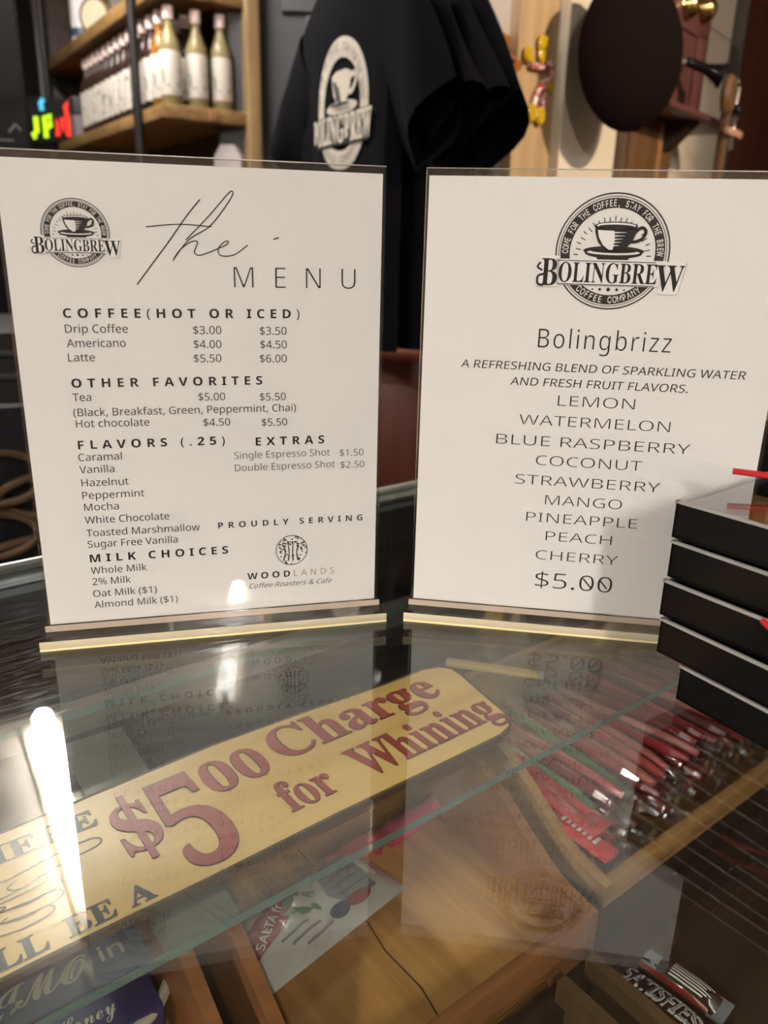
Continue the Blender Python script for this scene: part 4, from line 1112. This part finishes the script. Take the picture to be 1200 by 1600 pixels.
wall_trim('door_1', t_dr, t_dr + 1.0, 0.03, M['door_red'], 0, 2.15)
wall_trim('trim_3', t_dr - 0.03, t_dr - 0.002, 0.036, plain('brown_door_trim', S(70, 58, 48), 0.5), 0, 2.2)

# hat
tc_, zc_ = wall_t(985, 88)
ht = thing('felt_hat', 'large dark brown round felt hat hanging on the cream post', 'hat', pix(990, 84, 1.92), 0)
ax = Vector((0.507, -0.862, -0.02)).normalized()
ht.scale = (0.88, 0.88, 0.88)
ht.rotation_euler = ax.to_track_quat('Z', 'Y').to_euler()
MB().lathe([(0.001, 0.052), (0.05, 0.05), (0.10, 0.040), (0.14, 0.024), (0.165, 0.006), (0.172, -0.006), (0.168, -0.012), (0.12, 0.004), (0.001, 0.02)], 48).build('brim', M['hat'], ht)
MB().lathe([(0.095, 0.0), (0.09, -0.03), (0.07, -0.055), (0.001, -0.06)], 32, cap=False).build('crown', M['hat'], ht)
hk = wall_thing('coat_hook', 'dark iron coat hook behind the felt hat', 'hook', wall_t(985, 60)[0], wall_t(985, 60)[1], 0.0)
MB().tube([(0, -0.001, 0), (0, -0.06, -0.01), (0, -0.075, 0.02)], 0.006, 8).build('hook', M['pipe'], hk)

# antique wall telephone
tp0 = wall_t(985, 130, 0.06)[0]; tp1 = wall_t(1108, 60, 0.06)[0]; zb = wall_t(1060, 190, 0.06)[1]; zt_ = wall_t(1080, -40, 0.06)[1]
ph = wall_thing('antique_telephone', 'antique red brown wooden wall telephone with brass bells and sloping shelf', 'telephone', (tp0 + tp1) / 2, zb, 0.001)
pwid = tp1 - tp0
MB().box((-pwid / 2, -0.06, 0), (pwid / 2, 0, zt_ - zb), 0.004).build('wooden_case', M['phone_wood'], ph)
fr = MB()
pz = wall_t(1090, 50, 0.06)[1] - zb
fr.box((pwid * 0.30, -0.066, 0.02), (pwid * 0.42, -0.0605, pz), 0.002)
fr.box((-pwid * 0.42, -0.066, pz - 0.015), (pwid * 0.42, -0.0605, pz), 0.002)
fr.box((-pwid * 0.42, -0.066, 0.02), (pwid * 0.42, -0.0605, 0.045), 0.002)
fr.box((-pwid * 0.42, -0.066, 0.02), (-pwid * 0.30, -0.0605, pz), 0.002)
fr.build('panel_frame', M['phone_wood'], ph)
for u in (1078, 1104):
    tt, hz = wall_t(u, 8 if u < 1090 else 14, 0.07)
    MB().lathe([(0.001, 0.034), (0.012, 0.033), (0.026, 0.024), (0.034, 0.008), (0.035, 0.0), (0.001, 0.002)], 24, Matrix.Translation((tt - (tp0 + tp1) / 2, -0.062, hz - zb)) @ Matrix.Rotation(math.radians(90), 4, 'X')).build('brass_bell', M['brass'], ph)
tt, hz = wall_t(1062, 98, 0.07); mo = Vector((tt - (tp0 + tp1) / 2, -0.061, hz - zb))
MB().lathe([(0.001, 0), (0.03, 0), (0.03, 0.008), (0.012, 0.014), (0.012, 0.03), (0.001, 0.03)], 20, Matrix.Translation(mo) @ Matrix.Rotation(math.radians(90), 4, 'X')).build('mouthpiece_mount', M['chrome'], ph)
MB().lathe([(0.012, 0), (0.013, 0.05), (0.024, 0.085), (0.034, 0.10), (0.03, 0.10), (0.001, 0.07)], 20, Matrix.Translation(mo + Vector((0.0, -0.03, 0))) @ Matrix.Rotation(math.radians(112), 4, 'X') @ Matrix.Rotation(0.5, 4, 'Y')).build('mouthpiece', M['black_plastic'], ph)
sx1 = wall_t(1172, 210)[0] - (tp0 + tp1) / 2
sf = MB().box((-pwid / 2 - 0.01, -0.17, -0.016), (pwid / 2 + 0.02, 0, -0.001), 0.003)
sf.build('writing_shelf', M['phone_wood'], ph)
br = MB().prism([(0, 0), (0.15, 0), (0.10, -0.05), (0.03, -0.10), (0, -0.13)], -0.02, 0.02, Matrix(((0, 0, 1, 0), (-1, 0, 0, 0), (0, 1, 0, -0.017), (0, 0, 0, 1))))
br.build('shelf_bracket', M['case_dark'], ph, smooth=False)

# wooden pole with rounded head and slat across it
tq, zq = wall_t(1130, 190)
p_ = W0 + WD * (tq) + WN * 0.22
pix_pole = pix(1133, 190, 2.35)
po = thing('wooden_pole', 'narrow wooden pole with oval head and metal clip before the dark door', 'pole', (pix_pole.x, pix_pole.y, 0), WA)
ph_top = pix(1118, 120, 2.35).z
MB().box((-0.011, -0.011, 0), (0.011, 0.011, ph_top), 0.003).build('shaft', M['oak_dark'], po)
MB().lathe([(0.001, -0.012), (0.028, -0.012), (0.034, 0), (0.028, 0.012), (0.001, 0.012)], 24, Matrix.Translation((-0.016, -0.004, ph_top - 0.045)) @ Matrix.Scale(1.5, 4, (0, 0, 1)) @ Matrix.Rotation(math.radians(90), 4, 'X')).build('oval_head', M['oak_dark'], po)
MB().tube(spline([(0.012, -0.012, ph_top - 0.01), (0.035, -0.012, ph_top - 0.02), (0.03, -0.012, ph_top - 0.06), (0.05, -0.012, ph_top - 0.08), (0.03, -0.012, ph_top - 0.13), (0.045, -0.012, ph_top - 0.17)], 5), 0.006, 8).build('metal_clip', M['chrome'], po)
MB().box((0.02, -0.03, ph_top - 0.09), (0.055, -0.006, ph_top - 0.06), 0.006).build('black_knob', M['black_plastic'], po)
slz = pix(1140, 205, 2.35).z
MB().box((-0.035, -0.025, slz - 0.012), (0.085, -0.0115, slz + 0.006), 0.002).build('cross_slat', plain('pinkish_slat', S(176, 132, 112), 0.5), po)
MB().box((-0.06, -0.06, 0), (0.06, 0.06, 0.02), 0.003).build('foot', M['oak'], po)

# oak cabinet below the hat
tk0 = wall_t(935, 240)[0]; tk1 = wall_t(1012, 230)[0]; zk = wall_t(980, 188)[1]
cb = wall_thing('oak_cabinet', 'golden brown wooden cabinet standing under the felt hat', 'cabinet', (tk0 + tk1) / 2, 0, 0.05)
cw = tk1 - tk0
MB().box((-cw / 2, -0.02, 0), (cw / 2, 0.045, zk), 0.003).build('body', M['oak_dark'], cb)
MB().box((cw * 0.12, -0.028, 0.1), (cw * 0.20, -0.0205, zk - 0.005), 0.002).build('upright_strip', M['oak'], cb)
MB().box((-cw / 2 + 0.01, -0.026, 0.2), (cw * 0.10, -0.0205, zk - 0.03), 0.002).build('door', M['oak_dark'], cb)

# beaded ornament on the pine plank
tor, zor = wall_t(822, 128)
og = wall_thing('bead_ornament', 'hanging ornament of yellow discs and red white striped links on the pine plank', 'ornament', tor, zor, 0.024)
M['yellow_bead'] = plain('translucent_yellow_bead', S(196, 160, 28), 0.2, coat=0.5, var=0.2, scale=200)
M['striped'] = foil('red_white_striped_link', S(176, 44, 52), S(222, 206, 196), 90, 0.5, 0.4, coat=0.2)
ow = MB(); 
def orp(u, v):
    a, b = wall_t(u, v); return (a - tor, -0.006, b - zor)
for u, v, r in ((829, 72, 0.020), (829, 88, 0.019), (805, 88, 0.016), (840, 136, 0.013), (811, 178, 0.019), (824, 183, 0.019)):
    MB().lathe([(0.004, -0.005), (r * 0.8, -0.005), (r, 0), (r * 0.8, 0.005), (0.004, 0.005)], 18, Matrix.Translation(orp(u, v)) @ Matrix.Rotation(math.radians(90), 4, 'X')).build('yellow_disc', M['yellow_bead'], og)
for pts in ([(808, 104), (826, 108), (836, 104)], [(836, 100), (842, 115), (834, 130)], [(832, 130), (820, 146), (814, 168)], [(828, 128), (830, 150), (826, 172)]):
    MB().tube(spline([orp(*q) for q in pts], 5), 0.0065, 8).build('striped_link', M['striped'], og)
MB().tube([orp(834, 62), orp(836, 50)], 0.002, 6).build('cord', M['pipe'], og)

# ------------------------------------------------------------------ rack of black T-shirts
A_ = Vector((0.43, -0.90, 0)).normalized(); N_ = Vector((-A_.y, A_.x, 0)) * -1.0
if N_.y > 0: N_ = -N_
SHC = pix(548, -62, 1.85)                                  # between the shoulders of the first shirt
RAIL_Z = SHC.z + 0.12
ang_s = math.atan2(A_.y, A_.x)
def body_pt(x, z, front, seed):
    """local shirt surface: x across (towards the viewer), y out of the print side (negative), z down from the collar"""
    s = abs(x) / 0.25
    th = 0.038 * (1 - 0.55 * s ** 2) * (0.45 + 0.55 * min(1, -z / 0.12 + 0.2))
    fold = 0.010 * math.sin(x * 26 + seed * 2.1 + z * 2.0) * min(1, max(0, (-z - 0.10) / 0.35)) + 0.006 * math.sin(x * 55 + seed + z * 4) * min(1, max(0, (-z - 0.2) / 0.4))
    k = 1.0 if s > 0.45 else 0.25 + 0.75 * (s / 0.45) ** 2
    if not front: k = 1
    return (-th if front else th) + fold * k + 0.10 * max(0, x) ** 2
def shirt(label, origin, seed, printed):
    t = thing('t_shirt', label, 'shirt', origin, ang_s, 'black T-shirts on the rail')
    mb = MB(); bm = mb.bm; NX, NZ = 26, 22
    grids = []
    for front in (True, False):
        g = []
        for j in range(NZ + 1):
            r = []
            for i in range(NX + 1):
                sx = -1 + 2 * i / NX
                wd = 0.245 + 0.012 * (j / NZ)
                x = sx * wd
                top = -0.02 - 0.085 * min(1, max(0, (abs(x) - 0.07) / 0.175)) ** 1.1 - (0.02 if abs(x) < 0.07 and front else 0)
                z = top + (-0.74 - top) * (j / NZ)
                y = body_pt(x, z, front, seed) if 0 < i < NX else fold_edge(x, z, seed)
                r.append(bm.verts.new((x, y, z)))
            g.append(r)
        for j in range(NZ):
            for i in range(NX):
                q = (g[j][i], g[j + 1][i], g[j + 1][i + 1], g[j][i + 1])
                bm.faces.new(q if front else q[::-1])
        grids.append(g)
    bmesh.ops.remove_doubles(bm, verts=bm.verts, dist=1e-5)
    mb.build('shirt_body', M['cloth'], t)
    for sgn in (-1, 1):
        sl = MB(); bm = sl.bm; rings = []
        a0 = Vector((sgn * 0.225, 0.10 * max(0, sgn * 0.225) ** 2, -0.175)); dirv = Vector((sgn * 0.62, 0.05 * sgn, -0.78)).normalized()
        wv = Vector((sgn * 0.66, 0, 0.75)).normalized()
        for j in range(9):
            c = a0 + dirv * (-0.03 + 0.235 * j / 8); ring = []
            half = 0.098 - 0.006 * j / 8
            for k in range(20):
                an = 2 * math.pi * k / 20
                rip = 0.012 * math.sin(3 * an + seed * 1.7 + j * 0.35) * (j / 8)
                ring.append(bm.verts.new(c + wv * (half * math.cos(an)) + Vector((0, 1, 0)) * ((0.030 + 0.012 * j / 8) * math.sin(an) + rip)))
            rings.append(ring)
        for a, b in zip(rings, rings[1:]):
            for k in range(20): bm.faces.new((a[k], a[(k + 1) % 20], b[(k + 1) % 20], b[k]))
        bmesh.ops.recalc_face_normals(bm, faces=bm.faces)
        sl.build('sleeve', M['cloth'], t)
    if printed:
        Tm = Matrix.Translation((0.045, 0, -0.268)) @ Matrix.Rotation(math.radians(90), 4, 'X') @ Matrix.Scale(0.120, 4)
        Lp, Dp_ = shirt_badge(Tm)
        for mbx_ in (Lp, Dp_): on_surface_xz(mbx_)
        for mbx, off, nm, mt in ((Lp, 0.0025, 'badge_print', M['print']), (Dp_, 0.0040, 'badge_detail', M['print_black'])):
            for v in mbx.bm.verts: v.co.y = body_pt(v.co.x, v.co.z, True, seed) - off + v.co.y * 1.2
            o = mbx.build(nm, mt, t, smooth=False)
    return t
def on_surface_xz(mb, cuts=0.018):
    for axis in (Vector((1, 0, 0)), Vector((0, 0, 1))):
        c = [v.co.dot(axis) for v in mb.bm.verts]; k = min(c) + cuts; hi = max(c)
        while k < hi:
            bmesh.ops.bisect_plane(mb.bm, geom=list(mb.bm.verts) + list(mb.bm.edges) + list(mb.bm.faces), plane_co=axis * k, plane_no=axis); k += cuts
def fold_edge(x, z, seed):
    return 0.010 * math.sin(x * 26 + seed * 2.1 + z * 2.0) * min(1, max(0, (-z - 0.10) / 0.35)) + 0.10 * max(0, x) ** 2
def shirt_badge(T):
    """inverse coffee badge: light shapes on black cloth"""
    Lp = MB(); D = MB(); u = Matrix.Translation((0, 0, 0.004)); u2 = Matrix.Translation((0, 0, 0.02)); u3 = Matrix.Translation((0, 0, 0.03))
    Lp.arc((0, 0), 0.86, 0.30, 0, 2 * math.pi, 72, T)
    arc_text(D, 'COME FOR THE COFFEE, STAY FOR THE BREW', (0, 0), 0.86, 0.12, math.radians(180), 0, F_SANS, False, 0.0, T @ u2, 0.65)
    arc_text(D, 'COFFEE COMPANY', (0, 0), 0.86, 0.12, math.radians(228), math.radians(312), F_SANS, True, 0.0, T @ u2, 0.7)
    Lp.poly([(-0.34, 0.46), (-0.27, 0.17), (-0.10, 0.0), (0.14, 0.0), (0.32, 0.17), (0.39, 0.46), (0.2, 0.52), (-0.15, 0.52)], T @ u)
    Lp.stroke(spline([(0.36, 0.38), (0.50, 0.42), (0.56, 0.32), (0.42, 0.18), (0.30, 0.16)], 5), 0.08, T @ u)
    Lp.disc((0.02, -0.04), 0.58, 0.10, 36, T @ u)
    D.poly([(-0.22, 0.36), (-0.12, 0.36), (0.02, 0.05), (-0.08, 0.05)], T @ u2)
    D.disc((0.02, 0.0), 0.36, 0.03, 30, T @ u2)
    D.poly([(-1.05, -0.13), (1.05, -0.13), (1.02, -0.62), (-1.02, -0.62)], T @ u)
    put_text(Lp, serif('BOLINGBREW'), -1.2, 1.2, -0.57, 0.40, F_MATH, 0.02, 'scale', T @ u3, sample=serif('H'))
    return Lp, D
labels = ['black T-shirt nearest the viewer with a cream coffee badge print', 'plain black T-shirt just behind the printed one', 'plain black T-shirt third on the rail', 'plain black T-shirt fourth on the rail with drooping sleeve', 'plain black T-shirt last on the rail beside the pine plank']
RD = -N_
def hanger(label, p, ext=0.0):
    h = thing('clothes_hanger', label, 'hanger', p, ang_s, 'wooden hangers on the rail')
    MB().tube(spline([(-0.205, 0, -0.112), (-0.12, 0, -0.072), (0, 0, -0.035), (0.12, 0, -0.072), (0.205, 0, -0.112)], 6), 0.011, 10).build('wooden_bar', M['hanger_wood'], h)
    MB().tube(spline([(0, 0, -0.01), (0, 0, 0.05 + ext), (0.018, 0, 0.075 + ext), (0.0, 0, 0.108 + ext), (-0.02, 0, 0.085 + ext)], 6), 0.0025, 6).build('wire_hook', M['chrome'], h)
    return h
M['hanger_wood'] = wood('orange_hanger_wood', S(170, 100, 48), S(200, 128, 68), 0, 14, 0.4)
hl = ['wooden hanger inside the printed T-shirt', 'wooden hanger inside the second T-shirt', 'wooden hanger inside the third T-shirt', 'wooden hanger inside the fourth T-shirt', 'wooden hanger inside the last T-shirt']
for i in range(4):
    p = SHC + RD * (0.052 * i) + A_ * (-0.01 * i)
    shirt((labels[:3] + labels[4:])[i], p, i * 1.37, i == 0)
    hanger((hl[:3] + hl[4:])[i], p + Vector((0, 0, -0.012)))
for k, dz_, lb in ((3.1, -0.045, 'empty wooden hanger beside the last T-shirt'), (3.5, -0.085, 'empty wooden hanger at the end of the rail')):
    hanger(lb, SHC + RD * (0.075 * k) + A_ * 0.02 + Vector((0, 0, dz_)), -dz_)
r0 = SHC + RD * (-0.12) + Vector((0, 0, 0.108)); r1 = SHC + RD * 0.62 + Vector((0, 0, 0.108))
rl = thing('clothes_rail', 'black metal rail hung from the ceiling carrying the T-shirts', 'rail', (r0.x, r0.y, 0), math.atan2(RD.y, RD.x))
LR = (r1 - r0).length
MB().tube([(0, 0, r0.z), (LR, 0, r0.z)], 0.011, 10).build('top_bar', M['pipe'], rl)
for x in (0.03, LR - 0.03):
    MB().tube([(x, 0, r0.z), (x, 0, CEIL - 0.002)], 0.010, 10).build('ceiling_rod', M['pipe'], rl)

# ------------------------------------------------------------------ dark door and low furniture behind
dl = pix(385, 100, 3.25); dr_ = pix(500, 100, 3.25)
struct('door_2', MB().box((dl.x - 0.05, 3.25, 0), (dl.x + 1.1, 3.29, CEIL - 0.02)), M['wall_dark'])
struct('trim_4', MB().box((dl.x - 0.10, 3.20, 0), (dl.x + 0.045, 3.25, CEIL - 0.02), 0.004), plain('near_black_trim', S(30, 30, 36), 0.5))
dz = pix(420, 30, 3.25).z
struct('trim_5', MB().box((dl.x + 0.13, 3.23, dz + 0.02), (dl.x + 0.95, 3.2495, dz + 0.45), 0.004), plain('black_panel', S(26, 25, 28), 0.5))
struct('trim_6', MB().box((dl.x + 0.22, 3.235, dz - 0.02), (dl.x + 0.95, 3.2495, dz + 0.015), 0.004), plain('dark_panel_edge', S(34, 33, 38), 0.5))

lc = pix(625, 548, 2.35)
lcab = thing('low_cabinet', 'low red brown wooden cabinet behind the counter below the T-shirts', 'cabinet', (lc.x, lc.y, 0), math.radians(-8))
MB().box((-0.45, -0.01, lc.z - 0.03), (0.20, 0.4, lc.z), 0.003).build('top', wood('polished_red_wood', S(120, 62, 46), S(156, 92, 72), 0, 8, 0.2, coat=0.6), lcab)
MB().box((-0.43, 0.0, 0.0), (0.18, 0.38, lc.z - 0.0305), 0.002).build('body', M['door_red'], lcab)
MB().box((-0.41, -0.012, 0.1), (-0.14, -0.0005, lc.z - 0.10), 0.003).build('door', M['door_red'], lcab)
MB().box((-0.12, -0.012, 0.1), (0.16, -0.0005, lc.z - 0.10), 0.003).build('door', M['door_red'], lcab)
MB().lathe([(0.001, 0.0), (0.012, 0.0), (0.014, 0.012), (0.001, 0.018)], 14, Matrix.Translation((-0.165, -0.0125, lc.z - 0.25)) @ Matrix.Rotation(math.radians(90), 4, 'X')).build('knob', M['brass'], lcab)
pp = pix(640, 575, 2.28)
lf = thing('leaflet', 'pale leaflet propped against the low red brown cabinet', 'paper', (lc.x - 0.015, lc.y + 0.03, lc.z + 0.0002), math.radians(-8))
MB().box((0.0, 0.0, 0.0), (0.16, 0.10, 0.012), 0.001).build('sheets', plain('cream_sheets', S(176, 150, 120), 0.7), lf)

# dark cabinet with grey edges and bent wood hoops at left, seen past the left menu
kc = pix(20, 600, 1.45)
dk = thing('black_cabinet', 'black cabinet with thin grey edges left behind the menu', 'cabinet', (kc.x, kc.y, 0), math.radians(20))
zt2 = pix(20, 520, 1.45).z; zb2 = pix(20, 690, 1.45).z
MB().box((-0.6, 0, 0), (0.20, 0.4, zt2), 0.004).build('body', M['wall_black'], dk)
for z in (pix(20, 552, 1.45).z, pix(20, 588, 1.45).z, zb2):
    MB().box((-0.6, -0.006, z - 0.006), (0.20, -0.0005, z + 0.006), 0.002).build('grey_edge', plain('grey_edge', S(44, 43, 42), 0.5, spec=0.2), dk)
hp = pix(15, 790, 1.0)
hs = thing('bentwood_rack', 'dark rack of bent brown wood hoops left behind the menu', 'rack', (hp.x, hp.y, 0), math.radians(25))
hz0 = hp.z
rkb = MB().box((-0.25, 0.06, 0), (0.12, 0.09, hz0 + 0.12), 0.003).build('back', M['wall_black'], hs)
for cx_, cz_, rx, rz_ in ((-0.02, 0.03, 0.065, 0.035), (0.045, 0.0, 0.06, 0.03), (-0.05, -0.05, 0.08, 0.03), (0.03, -0.09, 0.09, 0.03), (-0.09, 0.0, 0.06, 0.04)):
    MB().tube([(cx_ + rx * math.cos(a), 0.03 + 0.01 * math.sin(2 * a), hz0 + cz_ + rz_ * math.sin(a)) for a in [2 * math.pi * k / 28 for k in range(28)]], 0.006, 8, closed=True).build('wood_hoop', wood('bent_brown_wood', S(58, 42, 28), S(88, 64, 42), 0, 14, 0.5), hs)
MB().box((-0.25, 0.0, 0), (0.12, 0.06, hz0 - 0.13), 0.003).build('base', M['wall_black'], hs)
